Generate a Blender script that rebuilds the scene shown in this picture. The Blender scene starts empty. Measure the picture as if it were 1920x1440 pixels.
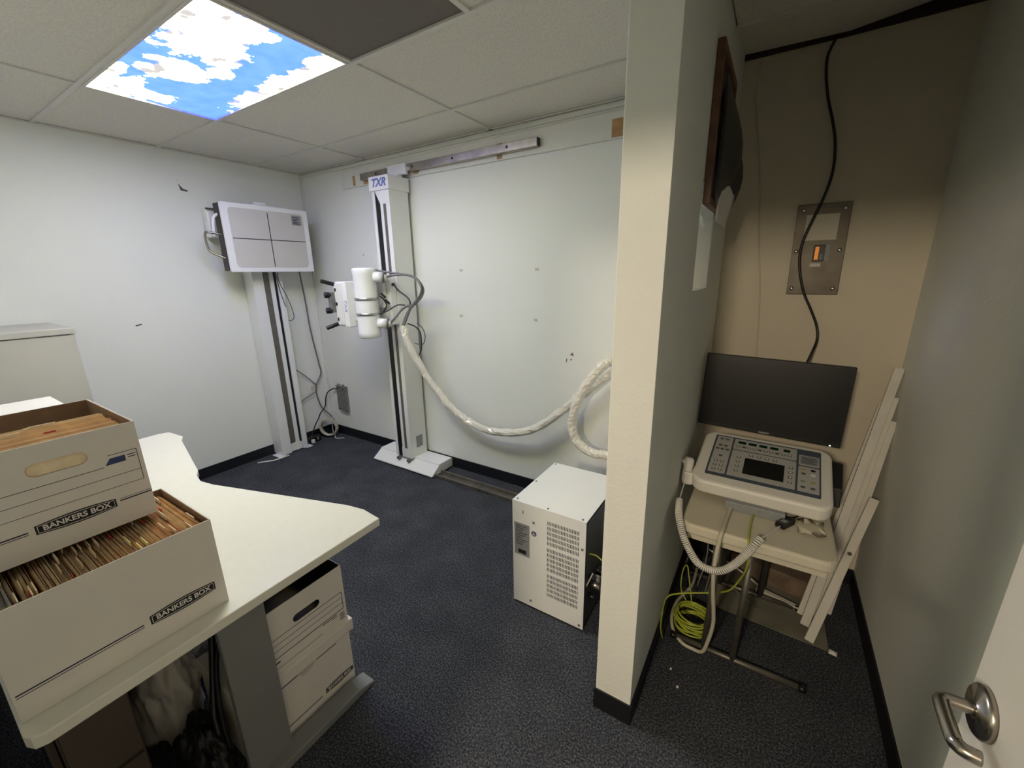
import bpy, bmesh, math, random
from mathutils import Vector, Matrix, noise
random.seed(7)
S = bpy.context.scene
COL = S.collection
PI = math.pi

# ------------------------------------------------------------------ camera, world, lights, exposure
cam_d = bpy.data.cameras.new('camera'); cam = bpy.data.objects.new('camera', cam_d); COL.objects.link(cam)
cam_d.sensor_fit = 'HORIZONTAL'; cam_d.sensor_width = 36.0; cam_d.lens = 36.0 * 769.855 / 1920.0
cam_d.clip_start = 0.02
def cam_matrix(pos, pitch, yaw, roll):
    cy, sy, cp, sp = math.cos(yaw), math.sin(yaw), math.cos(pitch), math.sin(pitch)
    f = Vector((sy*cp, cy*cp, -sp)); rt = Vector((cy, -sy, 0)); up = rt.cross(f)
    c, s = math.cos(roll), math.sin(roll)
    r2 = c*rt + s*up; u2 = -s*rt + c*up
    m = Matrix((r2, u2, -f)).transposed().to_4x4(); m.translation = Vector(pos)
    return m
cam.matrix_world = cam_matrix((3.7327, -2.4063, 1.5701), 0.2647, -0.5656, -0.0159)
S.camera = cam

w = bpy.data.worlds.new('world'); S.world = w; w.use_nodes = True
w.node_tree.nodes['Background'].inputs[0].default_value = (0.9, 0.85, 0.8, 1)
w.node_tree.nodes['Background'].inputs[1].default_value = 0.01
PANEL_K = 1.30           # brightness of the backlit sky panel
HALL_W = 46.0            # watts of the lamp in the hallway
hl = bpy.data.lights.new('hall_lamp', 'AREA'); hl.shape = 'DISK'; hl.size = 0.30; hl.energy = HALL_W; hl.color = (1.0, 0.83, 0.62)
hlo = bpy.data.objects.new('hall_lamp', hl); COL.objects.link(hlo); hlo.location = (3.36, -4.25, 2.215)
hlo.rotation_euler = (math.radians(35), 0, 0)
S.view_settings.view_transform = 'Standard'; S.view_settings.look = 'None'
S.view_settings.gamma = 1.0; S.view_settings.use_curve_mapping = False
S.view_settings.exposure = 0.36

# ------------------------------------------------------------------ materials
def lin(c):
    c = c/255.0
    return c/12.92 if c <= 0.04045 else ((c+0.055)/1.055)**2.4
def rgb(r, g, b): return (lin(r), lin(g), lin(b), 1.0)
class NT:
    def __init__(s, m): s.m = m; s.n = m.node_tree.nodes; s.l = m.node_tree.links
    def add(s, t, **k):
        n = s.n.new(t)
        for a, v in k.items(): setattr(n, a, v)
        return n
    def link(s, a, b): s.l.new(a, b)
    def math(s, op, a, b=None, clamp=False):
        n = s.n.new('ShaderNodeMath'); n.operation = op; n.use_clamp = clamp
        for i, v in enumerate((a, b)):
            if v is None: continue
            if isinstance(v, (int, float)): n.inputs[i].default_value = v
            else: s.l.new(v, n.inputs[i])
        return n.outputs[0]
def mat(name, col, rough=0.5, metal=0.0, var=0.06, vscale=6.0, bump=0.0, bscale=80.0, spec=0.5, col2=None, detail=4.0, coat=0.0):
    m = bpy.data.materials.new(name); m.use_nodes = True; t = NT(m)
    b = t.n['Principled BSDF']; b.inputs['Roughness'].default_value = rough; b.inputs['Metallic'].default_value = metal
    b.inputs['Specular IOR Level'].default_value = spec; b.inputs['Coat Weight'].default_value = coat
    tc = t.add('ShaderNodeTexCoord')
    nz = t.add('ShaderNodeTexNoise'); nz.inputs['Scale'].default_value = vscale; nz.inputs['Detail'].default_value = detail
    t.link(tc.outputs['Object'], nz.inputs['Vector'])
    rp = t.add('ShaderNodeValToRGB'); rp.color_ramp.elements[0].position = 0.3; rp.color_ramp.elements[1].position = 0.7
    c0 = [max(0, x*(1-var)) for x in col[:3]] + [1]; c1 = [min(1, x*(1+var)) for x in col[:3]] + [1]
    if col2: c0 = list(col2)
    rp.color_ramp.elements[0].color = c0; rp.color_ramp.elements[1].color = c1
    t.link(nz.outputs['Fac'], rp.inputs['Fac']); t.link(rp.outputs['Color'], b.inputs['Base Color'])
    if bump:
        n2 = t.add('ShaderNodeTexNoise'); n2.inputs['Scale'].default_value = bscale; n2.inputs['Detail'].default_value = 3
        t.link(tc.outputs['Object'], n2.inputs['Vector'])
        bp = t.add('ShaderNodeBump'); bp.inputs['Strength'].default_value = bump; bp.inputs['Distance'].default_value = 0.004
        t.link(n2.outputs['Fac'], bp.inputs['Height']); t.link(bp.outputs['Normal'], b.inputs['Normal'])
    return m
M = {}
M['wall'] = mat('wall_paint', rgb(231, 233, 227), 0.78, var=0.02, vscale=1.5, bump=0.22, bscale=90, spec=0.3)
M['wall_beige'] = mat('beige_wall_tone', rgb(206, 197, 176), 0.6, var=0.03, vscale=2, bump=0.2, bscale=90, spec=0.3)  # even beige, darker than the main wall colour
M['trim'] = mat('trim_paint', rgb(222, 222, 214), 0.45, var=0.03, vscale=3, bump=0.05, bscale=30)
M['wood_bare'] = mat('bare_plywood', rgb(178, 140, 96), 0.7, var=0.2, vscale=25)
M['tile'] = mat('ceiling_tile', rgb(218, 214, 203), 0.85, var=0.10, vscale=110, bump=0.35, bscale=260, spec=0.2)
M['grid'] = mat('ceiling_grid', rgb(212, 209, 200), 0.5, var=0.02)
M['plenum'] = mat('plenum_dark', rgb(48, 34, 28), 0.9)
M['vinyl'] = mat('black_vinyl', rgb(20, 22, 27), 0.5, var=0.1)
M['white_enamel'] = mat('white_enamel', rgb(232, 233, 231), 0.35, var=0.01, bump=0.02, bscale=200)
M['white_plastic'] = mat('white_plastic', rgb(226, 224, 216), 0.4, var=0.02)
M['cream_plastic'] = mat('cream_plastic', rgb(206, 200, 180), 0.55, var=0.05, bump=0.1, bscale=250)
M['panel_grey'] = mat('detector_grey', rgb(200, 198, 190), 0.55, var=0.02)
M['black'] = mat('black_plastic', rgb(18, 18, 19), 0.4, var=0.1)
M['darkgrey'] = mat('dark_grey', rgb(62, 61, 58), 0.5, var=0.15)
M['track_grey'] = mat('track_grey', rgb(112, 108, 98), 0.45, metal=0.3, var=0.15, vscale=30)
M['steel'] = mat('brushed_steel', rgb(176, 170, 158), 0.32, metal=1.0, var=0.2, vscale=14)
M['old_steel'] = mat('dull_steel', rgb(128, 124, 115), 0.5, metal=0.8, var=0.25, vscale=9)
M['galv'] = mat('galvanised', rgb(136, 136, 130), 0.55, metal=0.5, var=0.25, vscale=35)
M['chrome'] = mat('satin_nickel', rgb(165, 160, 150), 0.25, metal=1.0, var=0.05)
M['silver'] = mat('silver_band', rgb(190, 190, 188), 0.3, metal=1.0)
M['breaker'] = mat('breaker_cover', rgb(102, 95, 82), 0.45, metal=0.45, var=0.2, vscale=12)
M['cardboard'] = mat('brown_cardboard', rgb(134, 104, 76), 0.85, var=0.1, vscale=30)
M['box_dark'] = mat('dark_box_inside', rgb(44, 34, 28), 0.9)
M['board_white'] = mat('white_cardboard', rgb(224, 218, 210), 0.75, var=0.03, vscale=8)
M['print'] = mat('navy_print', rgb(44, 46, 66), 0.7)
M['print_blue'] = mat('blue_print', rgb(52, 66, 108), 0.7)
M['print_black'] = mat('black_print', rgb(24, 22, 22), 0.7)
M['manila'] = mat('manila', rgb(236, 204, 162), 0.8, var=0.12, vscale=40)
M['manila2'] = mat('manila_pale', rgb(240, 220, 184), 0.8, var=0.1, vscale=40)
M['manila3'] = mat('manila_pink', rgb(232, 192, 158), 0.8, var=0.12, vscale=40)
M['paper'] = mat('paper', rgb(226, 222, 216), 0.8, var=0.03)
M['tab_red'] = mat('red_tab', rgb(186, 62, 58), 0.6)
M['tab_yellow'] = mat('yellow_tab', rgb(232, 218, 150), 0.6)
M['laminate'] = mat('white_laminate', rgb(226, 224, 212), 0.35, var=0.015, vscale=40)
M['desk_edge'] = mat('desk_edging', rgb(196, 192, 178), 0.5)
M['desk_brown'] = mat('brown_panel', rgb(92, 82, 72), 0.6)
M['leg_grey'] = mat('desk_leg_grey', rgb(128, 129, 128), 0.5, var=0.03)
M['cab_grey'] = mat('cabinet_grey', rgb(186, 184, 175), 0.5, var=0.03)
M['bucky_dark'] = mat('dark_brown_metal', rgb(46, 38, 32), 0.45)
M['cable_grey'] = mat('cable_grey', rgb(112, 112, 110), 0.45, var=0.05)
M['cable_dark'] = mat('cable_dark', rgb(58, 58, 60), 0.45, var=0.05)
M['cable_cream'] = mat('cable_cream', rgb(196, 192, 172), 0.5, var=0.06)
M['cable_white'] = mat('cable_white', rgb(224, 222, 214), 0.45)
M['yellow_green'] = mat('yellow_green_cable', rgb(168, 178, 62), 0.45, var=0.12, vscale=60)
M['wrap'] = mat('white_plastic_wrap', rgb(226, 222, 208), 0.28, var=0.03, bump=0.2, bscale=60, coat=0.3)
M['screen'] = mat('dark_glass_screen', rgb(16, 15, 16), 0.3, var=0.05, spec=0.6)
M['lcd'] = mat('console_lcd', rgb(26, 27, 26), 0.3)
M['green_led'] = mat('green_led_window', rgb(8, 46, 28), 0.25)
M['overlay'] = mat('blue_grey_overlay', rgb(74, 84, 98), 0.45)
M['keypad'] = mat('keypad_grey', rgb(176, 177, 174), 0.5)
M['button'] = mat('button_dark', rgb(92, 93, 92), 0.5)
M['button_white'] = mat('button_white', rgb(220, 220, 214), 0.5)
M['button_green'] = mat('button_green', rgb(132, 150, 118), 0.5)
M['button_yellow'] = mat('button_yellow', rgb(164, 156, 104), 0.5)
M['label_grey'] = mat('grey_label', rgb(138, 142, 144), 0.5, var=0.1, vscale=60)
M['frame_wood'] = mat('frame_wood', rgb(104, 74, 52), 0.5, var=0.25, vscale=20)
M['poster'] = mat('dark_print', rgb(34, 38, 46), 0.3, var=0.6, vscale=9, col2=rgb(10, 10, 12))
M['concrete'] = mat('bare_concrete', rgb(116, 114, 100), 0.85, var=0.22, vscale=8, bump=0.3, bscale=60)
M['plank'] = mat('dusty_plank', rgb(112, 96, 80), 0.8, var=0.3, vscale=14)
M['txr_blue'] = mat('blue_lettering', rgb(104, 116, 178), 0.5)
M['bag'] = mat('translucent_white_bag', rgb(196, 192, 186), 0.5, var=0.08, vscale=5, bump=0.3, bscale=14)
M['black_bag'] = mat('black_bag', rgb(14, 14, 15), 0.5, bump=0.3, bscale=18)
M['pvc'] = mat('painted_strip', rgb(206, 203, 192), 0.5, var=0.06, vscale=10)
M['door'] = mat('door_paint', rgb(218, 213, 203), 0.5, var=0.015, bump=0.1, bscale=60)
M['wall_mark'] = mat('wall_chip', rgb(96, 90, 80), 0.9, var=0.3, vscale=80)
M['tape'] = mat('tape_stub', rgb(196, 194, 180), 0.6)
M['copper'] = mat('breaker_toggle', rgb(206, 132, 60), 0.35, metal=0.6)
def carpet():
    m = bpy.data.materials.new('navy_carpet'); m.use_nodes = True; t = NT(m); b = t.n['Principled BSDF']
    b.inputs['Roughness'].default_value = 0.95; b.inputs['Specular IOR Level'].default_value = 0.1
    tc = t.add('ShaderNodeTexCoord')
    n1 = t.add('ShaderNodeTexNoise'); n1.inputs['Scale'].default_value = 150; n1.inputs['Detail'].default_value = 3
    n2 = t.add('ShaderNodeTexNoise'); n2.inputs['Scale'].default_value = 5; n2.inputs['Detail'].default_value = 5
    for n in (n1, n2): t.link(tc.outputs['Object'], n.inputs['Vector'])
    r = t.add('ShaderNodeValToRGB'); r.color_ramp.elements[0].position = 0.34; r.color_ramp.elements[1].position = 0.72
    r.color_ramp.elements[0].color = rgb(40, 42, 47); r.color_ramp.elements[1].color = rgb(104, 107, 112)
    e = r.color_ramp.elements.new(0.5); e.color = rgb(63, 65, 71)
    s = t.math('ADD', n1.outputs['Fac'], t.math('MULTIPLY', t.math('SUBTRACT', n2.outputs['Fac'], 0.5), 0.18))
    t.link(s, r.inputs['Fac']); t.link(r.outputs['Color'], b.inputs['Base Color'])
    bp = t.add('ShaderNodeBump'); bp.inputs['Strength'].default_value = 0.8; bp.inputs['Distance'].default_value = 0.006
    t.link(n1.outputs['Fac'], bp.inputs['Height']); t.link(bp.outputs['Normal'], b.inputs['Normal'])
    return m
M['carpet'] = carpet()
def sky_picture():
    # backlit print of clouds: blue film passes strong blue light, clouds pass warm white light
    m = bpy.data.materials.new('backlit_cloud_print'); m.use_nodes = True; t = NT(m)
    t.n.remove(t.n['Principled BSDF'])
    em = t.add('ShaderNodeEmission'); t.link(em.outputs[0], t.n['Material Output'].inputs[0])
    tc = t.add('ShaderNodeTexCoord')
    wn = t.add('ShaderNodeTexNoise'); wn.inputs['Scale'].default_value = 7; wn.inputs['Detail'].default_value = 4
    t.link(tc.outputs['Object'], wn.inputs['Vector'])
    sx = t.add('ShaderNodeSeparateXYZ'); t.link(tc.outputs['Object'], sx.inputs[0])
    X, Y = sx.outputs[0], sx.outputs[1]
    blobs = [(1.84, -1.475, 0.26, 0.14), (1.97, -1.55, 0.2, 0.10), (1.70, -1.36, 0.12, 0.075), (1.41, -1.40, 0.12, 0.13), (1.33, -1.46, 0.09, 0.07),
             (1.52, -1.30, 0.07, 0.05), (2.04, -1.09, 0.22, 0.055), (1.72, -1.085, 0.28, 0.06), (1.36, -1.075, 0.24, 0.055),
             (1.07, -1.49, 0.13, 0.05), (1.00, -1.36, 0.08, 0.10), (0.97, -1.52, 0.12, 0.09), (1.14, -1.57, 0.15, 0.045), (1.99, -1.33, 0.05, 0.04)]
    f = None
    for cx, cy, rx, ry in blobs:
        a = t.math('POWER', t.math('MULTIPLY', t.math('SUBTRACT', X, cx), 1/rx), 2.0)
        b = t.math('POWER', t.math('MULTIPLY', t.math('SUBTRACT', Y, cy), 1/ry), 2.0)
        d = t.math('SUBTRACT', 1.0, t.math('SQRT', t.math('ADD', a, b)))
        f = d if f is None else t.math('MAXIMUM', f, d)
    n = t.add('ShaderNodeTexNoise'); n.inputs['Scale'].default_value = 9; n.inputs['Detail'].default_value = 8; n.inputs['Roughness'].default_value = 0.62
    t.link(tc.outputs['Object'], n.inputs['Vector'])
    g = t.math('ADD', f, t.math('MULTIPLY', t.math('SUBTRACT', n.outputs['Fac'], 0.5), 2.6))
    mr = t.add('ShaderNodeMapRange'); mr.interpolation_type = 'SMOOTHSTEP'
    mr.inputs['From Min'].default_value = -0.05; mr.inputs['From Max'].default_value = 0.30; t.link(g, mr.inputs['Value'])
    n3 = t.add('ShaderNodeTexNoise'); n3.inputs['Scale'].default_value = 11; n3.inputs['Detail'].default_value = 6
    mp = t.add('ShaderNodeMapping'); mp.inputs['Location'].default_value = (3.1, 1.7, 0); t.link(tc.outputs['Object'], mp.inputs[0]); t.link(mp.outputs[0], n3.inputs['Vector'])
    # sky film: deep or pale blue
    skyr = t.add('ShaderNodeMixRGB'); skyr.inputs[1].default_value = (0.085, 0.25, 12, 1); skyr.inputs[2].default_value = (0.22, 0.42, 12, 1)
    t.link(n3.outputs['Fac'], skyr.inputs[0])
    # cloud: bright warm white with grey bellies
    cl = t.add('ShaderNodeValToRGB'); cl.color_ramp.elements[0].position = 0.38; cl.color_ramp.elements[1].position = 0.54
    cl.color_ramp.elements[0].color = (0.0155, 0.0145, 0.014, 1); cl.color_ramp.elements[1].color = (1, 0.985, 0.37, 1)
    t.link(n3.outputs['Fac'], cl.inputs['Fac'])
    clk = t.add('ShaderNodeMixRGB'); clk.blend_type = 'MULTIPLY'; clk.inputs[0].default_value = 1; clk.inputs[2].default_value = (30, 30, 30, 1)
    t.link(cl.outputs['Color'], clk.inputs[1])
    mx = t.add('ShaderNodeMixRGB'); t.link(mr.outputs[0], mx.inputs[0]); t.link(skyr.outputs[0], mx.inputs[1]); t.link(clk.outputs[0], mx.inputs[2])
    t.link(mx.outputs[0], em.inputs['Color']); em.inputs['Strength'].default_value = PANEL_K
    return m
M['sky'] = sky_picture()
def emit(name, col, k):
    m = bpy.data.materials.new(name); m.use_nodes = True; t = NT(m); t.n.remove(t.n['Principled BSDF'])
    e = t.add('ShaderNodeEmission'); e.inputs[0].default_value = col; e.inputs[1].default_value = k
    t.link(e.outputs[0], t.n['Material Output'].inputs[0]); return m
M['led'] = emit('power_led', (1, 1, 1, 1), 3.0)

# ------------------------------------------------------------------ mesh helpers
class MB:
    def __init__(s, T=None): s.v = []; s.f = []; s.sm = []; s.T = T or Matrix.Identity(4)
    def _add(s, vs, fs, smooth=False):
        o = len(s.v); s.v += [s.T @ Vector(p) for p in vs]
        s.f += [tuple(i+o for i in f) for f in fs]; s.sm += [smooth]*len(fs); return s
    def box(s, x0, x1, y0, y1, z0, z1):
        vs = [(x, y, z) for z in (z0, z1) for y in (y0, y1) for x in (x0, x1)]
        return s._add(vs, [(0, 2, 3, 1), (4, 5, 7, 6), (0, 1, 5, 4), (2, 6, 7, 3), (0, 4, 6, 2), (1, 3, 7, 5)])
    def bar(s, p, q, wd, th, up=(0, 0, 1)):
        p, q = Vector(p), Vector(q); d = (q-p).normalized(); a = d.cross(Vector(up)).normalized(); b = a.cross(d)
        vs = [c + a*i*wd/2 + b*j*th/2 for c in (p, q) for j in (-1, 1) for i in (-1, 1)]
        return s._add(vs, [(0, 2, 3, 1), (4, 5, 7, 6), (0, 1, 5, 4), (2, 6, 7, 3), (0, 4, 6, 2), (1, 3, 7, 5)])
    def prism(s, poly, axis, a, b):
        # poly: 2D points in the two other axes (cyclic order), extruded along axis from a to b
        def P(u, v, h): return {'x': (h, u, v), 'y': (u, h, v), 'z': (u, v, h)}[axis]
        n = len(poly); vs = [P(u, v, a) for u, v in poly] + [P(u, v, b) for u, v in poly]
        fs = [tuple(range(n-1, -1, -1)), tuple(range(n, 2*n))] + [(i, (i+1) % n, (i+1) % n+n, i+n) for i in range(n)]
        return s._add(vs, fs)
    def cyl(s, p, q, r, r2=None, n=16, smooth=True):
        p, q = Vector(p), Vector(q); d = (q-p).normalized(); u = d.orthogonal().normalized(); v = d.cross(u); r2 = r if r2 is None else r2
        vs = [p + (u*math.cos(2*PI*i/n) + v*math.sin(2*PI*i/n))*r for i in range(n)] + [q + (u*math.cos(2*PI*i/n) + v*math.sin(2*PI*i/n))*r2 for i in range(n)]
        s._add(vs, [(i, (i+1) % n, (i+1) % n+n, i+n) for i in range(n)], smooth)
        o = len(s.v)-2*n
        s.f += [tuple(o+i for i in range(n-1, -1, -1)), tuple(o+n+i for i in range(n))]; s.sm += [False, False]; return s
    def lathe(s, c, axis, prof, n=24):
        # prof: (radius, height) along axis
        ax = Vector(axis).normalized(); u = ax.orthogonal().normalized(); v = ax.cross(u); c = Vector(c)
        vs = [c + ax*h + (u*math.cos(2*PI*i/n) + v*math.sin(2*PI*i/n))*r for r, h in prof for i in range(n)]
        fs = [(k*n+i, k*n+(i+1) % n, (k+1)*n+(i+1) % n, (k+1)*n+i) for k in range(len(prof)-1) for i in range(n)]
        s._add(vs, fs, True); o = len(s.v)-n*len(prof)
        s.f += [tuple(o+i for i in range(n-1, -1, -1)), tuple(o+(len(prof)-1)*n+i for i in range(n))]; s.sm += [False, False]; return s
    def tube(s, pts, r, n=8, rf=None):
        pts = [Vector(p) for p in pts]; m = len(pts); t0 = (pts[1]-pts[0]).normalized(); u = t0.orthogonal().normalized(); vs = []
        for i, p in enumerate(pts):
            t = (pts[min(i+1, m-1)]-pts[max(i-1, 0)]).normalized(); u = (u - t*u.dot(t)).normalized(); v = t.cross(u)
            for k in range(n):
                a = 2*PI*k/n; d = u*math.cos(a)+v*math.sin(a); rr = r if rf is None else rf(i/(m-1), a, p, d)
                vs.append(p + d*rr)
        fs = [(i*n+k, i*n+(k+1) % n, (i+1)*n+(k+1) % n, (i+1)*n+k) for i in range(m-1) for k in range(n)]
        s._add(vs, fs, True); o = len(s.v)-n*m
        s.f += [tuple(o+i for i in range(n-1, -1, -1)), tuple(o+(m-1)*n+i for i in range(n))]; s.sm += [False, False]; return s
    def sphere(s, c, r, n=12, sc=(1, 1, 1)):
        c = Vector(c); vs = []; fs = []
        for j in range(n//2+1):
            a = PI*j/(n//2)
            for i in range(n): vs.append(c + Vector((r*sc[0]*math.sin(a)*math.cos(2*PI*i/n), r*sc[1]*math.sin(a)*math.sin(2*PI*i/n), r*sc[2]*math.cos(a))))
        for j in range(n//2):
            for i in range(n): fs.append((j*n+i, (j+1)*n+i, (j+1)*n+(i+1) % n, j*n+(i+1) % n))
        return s._add(vs, fs, True)
    def holed(s, outer, holes, axis, a, b):
        # plate with holes, 2D loops in the two other axes, extruded along axis from a to b
        def P(u, v, h): return {'x': (h, u, v), 'y': (u, h, v), 'z': (u, v, h)}[axis]
        bm = bmesh.new(); loops = [outer]+holes; ed = []
        for lp in loops:
            vv = [bm.verts.new((u, v, 0)) for u, v in lp]
            ed += [bm.edges.new((vv[i], vv[(i+1) % len(vv)])) for i in range(len(vv))]
        bmesh.ops.triangle_fill(bm, use_beauty=True, use_dissolve=False, edges=ed)
        bm.verts.index_update(); pts = [(v.co.x, v.co.y) for v in bm.verts]; tri = [tuple(v.index for v in f.verts) for f in bm.faces]; bm.free()
        n = len(pts); vs = [P(u, v, a) for u, v in pts]+[P(u, v, b) for u, v in pts]
        fs = tri + [tuple(i+n for i in reversed(f)) for f in tri]; o = 0
        for lp in loops:
            m = len(lp); fs += [(o+i, o+(i+1) % m, o+(i+1) % m+n, o+i+n) for i in range(m)]; o += m
        return s._add(vs, fs)
    def mesh(s, name, off=(0, 0, 0), fix=True):
        me = bpy.data.meshes.new(name); o = Vector(off)
        me.from_pydata([tuple(p-o) for p in s.v], [], s.f); me.polygons.foreach_set('use_smooth', s.sm)
        if fix:
            bm = bmesh.new(); bm.from_mesh(me); bmesh.ops.recalc_face_normals(bm, faces=bm.faces); bm.to_mesh(me); bm.free()
        me.update(); return me
    def build(s, name, m, parent=None, bevel=0.0, seg=2, label=None, kind=None):
        off = parent['_o'] if parent is not None else (0, 0, 0)
        me = s.mesh(name, off); me.materials.append(M[m] if isinstance(m, str) else m)
        o = bpy.data.objects.new(name, me); COL.objects.link(o)
        if parent is not None: o.parent = parent
        o['_o'] = list(off)
        if bevel:
            md = o.modifiers.new('bevel', 'BEVEL'); md.width = bevel; md.segments = seg; md.limit_method = 'ANGLE'; md.angle_limit = math.radians(50)
        if label: o['label'] = label
        if kind: o['kind'] = kind
        return o
def thing(name, label, cat, loc=(0, 0, 0), group=None):
    o = bpy.data.objects.new(name, None); COL.objects.link(o); o.location = loc; o.empty_display_size = 0.05
    o['label'] = label; o['category'] = cat; o['_o'] = list(loc)
    if group: o['group'] = group
    return o
def solo(o, label, cat, group=None):
    o['label'] = label; o['category'] = cat
    if group: o['group'] = group
    return o
def struct(mb, name, m, **k): return mb.build(name, m, kind='structure', **k)
def B(*a): return MB().box(*a)
def smooth_path(pts, k=6):
    P = [Vector(p) for p in pts]; out = []
    for i in range(len(P)-1):
        p0 = P[max(i-1, 0)]; p1 = P[i]; p2 = P[i+1]; p3 = P[min(i+2, len(P)-1)]
        for j in range(k):
            t = j/k; out.append(0.5*((2*p1)+(p2-p0)*t+(2*p0-5*p1+4*p2-p3)*t*t+(3*p1-p0-3*p2+p3)*t*t*t))
    out.append(P[-1]); return out
def cable(pts, r, n=6, k=6): return MB().tube(smooth_path(pts, k), r, n)
def stadium(cx, cy, w_, h_, n=8):
    r = h_/2; a = w_/2-r
    return [(cx+a+r*math.cos(-PI/2+PI*i/n), cy+r*math.sin(-PI/2+PI*i/n)) for i in range(n+1)] + [(cx-a+r*math.cos(PI/2+PI*i/n), cy+r*math.sin(PI/2+PI*i/n)) for i in range(n+1)]
def rrect(x0, x1, y0, y1, r, n=6):
    out = []
    for cx, cy, a0 in ((x1-r, y0+r, -PI/2), (x1-r, y1-r, 0), (x0+r, y1-r, PI/2), (x0+r, y0+r, PI)):
        out += [(cx+r*math.cos(a0+PI/2*i/n), cy+r*math.sin(a0+PI/2*i/n)) for i in range(n+1)]
    return out
def text(body, size, m, parent, mw, name='lettering', sx=1.0, shear=0.0, offset=0.0, ext=0.0004, spacing=1.0):
    c = bpy.data.curves.new(name, 'FONT'); c.body = body; c.size = size; c.align_x = 'CENTER'; c.align_y = 'CENTER'
    c.shear = shear; c.extrude = ext; c.offset = offset; c.space_character = spacing; c.materials.append(M[m])
    tmp = bpy.data.objects.new('tmp', c); COL.objects.link(tmp); bpy.context.view_layer.update()
    me = bpy.data.meshes.new_from_object(tmp.evaluated_get(bpy.context.evaluated_depsgraph_get())); bpy.data.objects.remove(tmp); bpy.data.curves.remove(c)
    o = bpy.data.objects.new(name, me); COL.objects.link(o); o.parent = parent
    mm = mw.copy(); mm.translation = mm.translation - Vector(parent['_o'])
    o.matrix_local = mm @ Matrix.Diagonal((sx, 1, 1, 1)); return o
def frame_m(origin, xdir, ydir):
    x = Vector(xdir).normalized(); y = Vector(ydir).normalized(); z = x.cross(y)
    m = Matrix((x, y, z)).transposed().to_4x4(); m.translation = Vector(origin); return m
def share(mesh, name, parent, loc=None, mw=None, label=None):
    o = bpy.data.objects.new(name, mesh); COL.objects.link(o); o.parent = parent; off = Vector(parent['_o'])
    if mw is not None: mm = mw.copy(); mm.translation = mm.translation - off; o.matrix_local = mm
    else: o.location = Vector(loc) - off
    o['_o'] = list(off)
    if label: o['label'] = label
    return o

# ------------------------------------------------------------------ room shell
H = 2.44; PX0, PX1, PY = 3.352, 3.479, -1.262; RX = 4.243; NY = -2.55
fl = struct(B(-0.1, 4.36, NY-0.12, 0.1, -0.1, 0.0), 'floor', 'carpet')
MB().prism([(3.62, -0.03), (3.615, -0.44), (3.69, -0.515), (3.81, -0.52), (3.96, -0.53), (4.112, -0.535), (4.108, -0.37), (4.12, -0.2), (4.12, -0.03)], 'z', 0.0, 0.003).build('bare_concrete_patch', 'concrete', fl, label='strip of bare concrete floor where the carpet is cut away')
wl = struct(B(-0.1, 0, NY-0.12, 0.1, 0, 2.62), 'wall_left', 'wall')
wb = struct(B(0, 3.415, 0, 0.1, 0, 2.62), 'wall_back', 'wall')
wa = struct(B(3.415, RX+0.1, 0, 0.1, 0, 2.62), 'wall_alcove', 'wall_beige')
wp = struct(MB().holed([(PY, 0), (0, 0), (0, 2.62), (PY, 2.62)], [[(-.80, 1.495), (-.45, 1.495), (-.45, 1.86), (-.80, 1.86)]], 'x', PX0, PX1), 'wall_partition', 'wall', bevel=0.003)
M['glass'] = bpy.data.materials.new('window_glass'); M['glass'].use_nodes = True
_b = M['glass'].node_tree.nodes['Principled BSDF']; _b.inputs['Transmission Weight'].default_value = 1.0; _b.inputs['Roughness'].default_value = 0.02; _b.inputs['Base Color'].default_value = (.95, .97, .94, 1); _b.inputs['IOR'].default_value = 1.2
wi = struct(B(PX1-.008, PX1-.002, -.80, -.45, 1.495, 1.86), 'window_1', 'glass')
wr = struct(B(RX, RX+0.1, NY, 0.0, 0, 2.62), 'wall_right', 'wall')
wn = struct(MB().box(0, 3.10, NY-0.12, NY, 0, 2.62).box(3.10, 4.06, NY-0.12, NY, 2.03, 2.62).box(4.06, RX+0.1, NY-0.12, NY, 0, 2.62), 'wall_near', 'wall')
struct(B(-0.1, RX+0.1, NY-0.12, 0.1, 2.62, 2.68), 'ceiling_slab', 'plenum')
# hallway behind the doorway
struct(B(2.2, 5.0, -6.6, NY-0.12, -0.1, 0.0), 'floor_hall', 'carpet')
struct(B(2.2, 5.0, -6.6, NY-0.12, 2.44, 2.5), 'ceiling_hall', 'tile')
struct(B(2.1, 2.2, -6.6, NY-0.12, 0, 2.5), 'wall_hall_left', 'wall')
struct(B(5.0, 5.1, -6.6, NY-0.12, 0, 2.5), 'wall_hall_right', 'wall')
struct(B(2.1, 5.1, -6.7, -6.6, 0, 2.5), 'wall_hall_end', 'wall')
# baseboards
bh = 0.087
struct(B(0.006, PX0, -0.007, 0, 0, bh), 'baseboard_back', 'vinyl')
struct(B(0, 0.007, NY, 0, 0, bh), 'baseboard_left', 'vinyl')
struct(MB().box(PX0-0.006, PX0, PY, -0.007, 0, bh).box(PX0-0.006, PX1+0.006, PY-0.006, PY, 0, bh).box(PX1, PX1+0.006, PY, -0.007, 0, bh), 'baseboard_partition', 'vinyl')
struct(B(PX1, RX, -0.007, 0, 0, bh), 'baseboard_alcove', 'vinyl')
struct(B(RX-0.007, RX, NY, -0.007, 0, bh), 'baseboard_right', 'vinyl')
struct(MB().box(0, 0.018, -0.014, 0, bh, H), 'trim_1', 'trim', bevel=0.002)
struct(B(0, PX0, -0.012, 0, 2.405, H-0.012), 'trim_2', 'trim')

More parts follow.
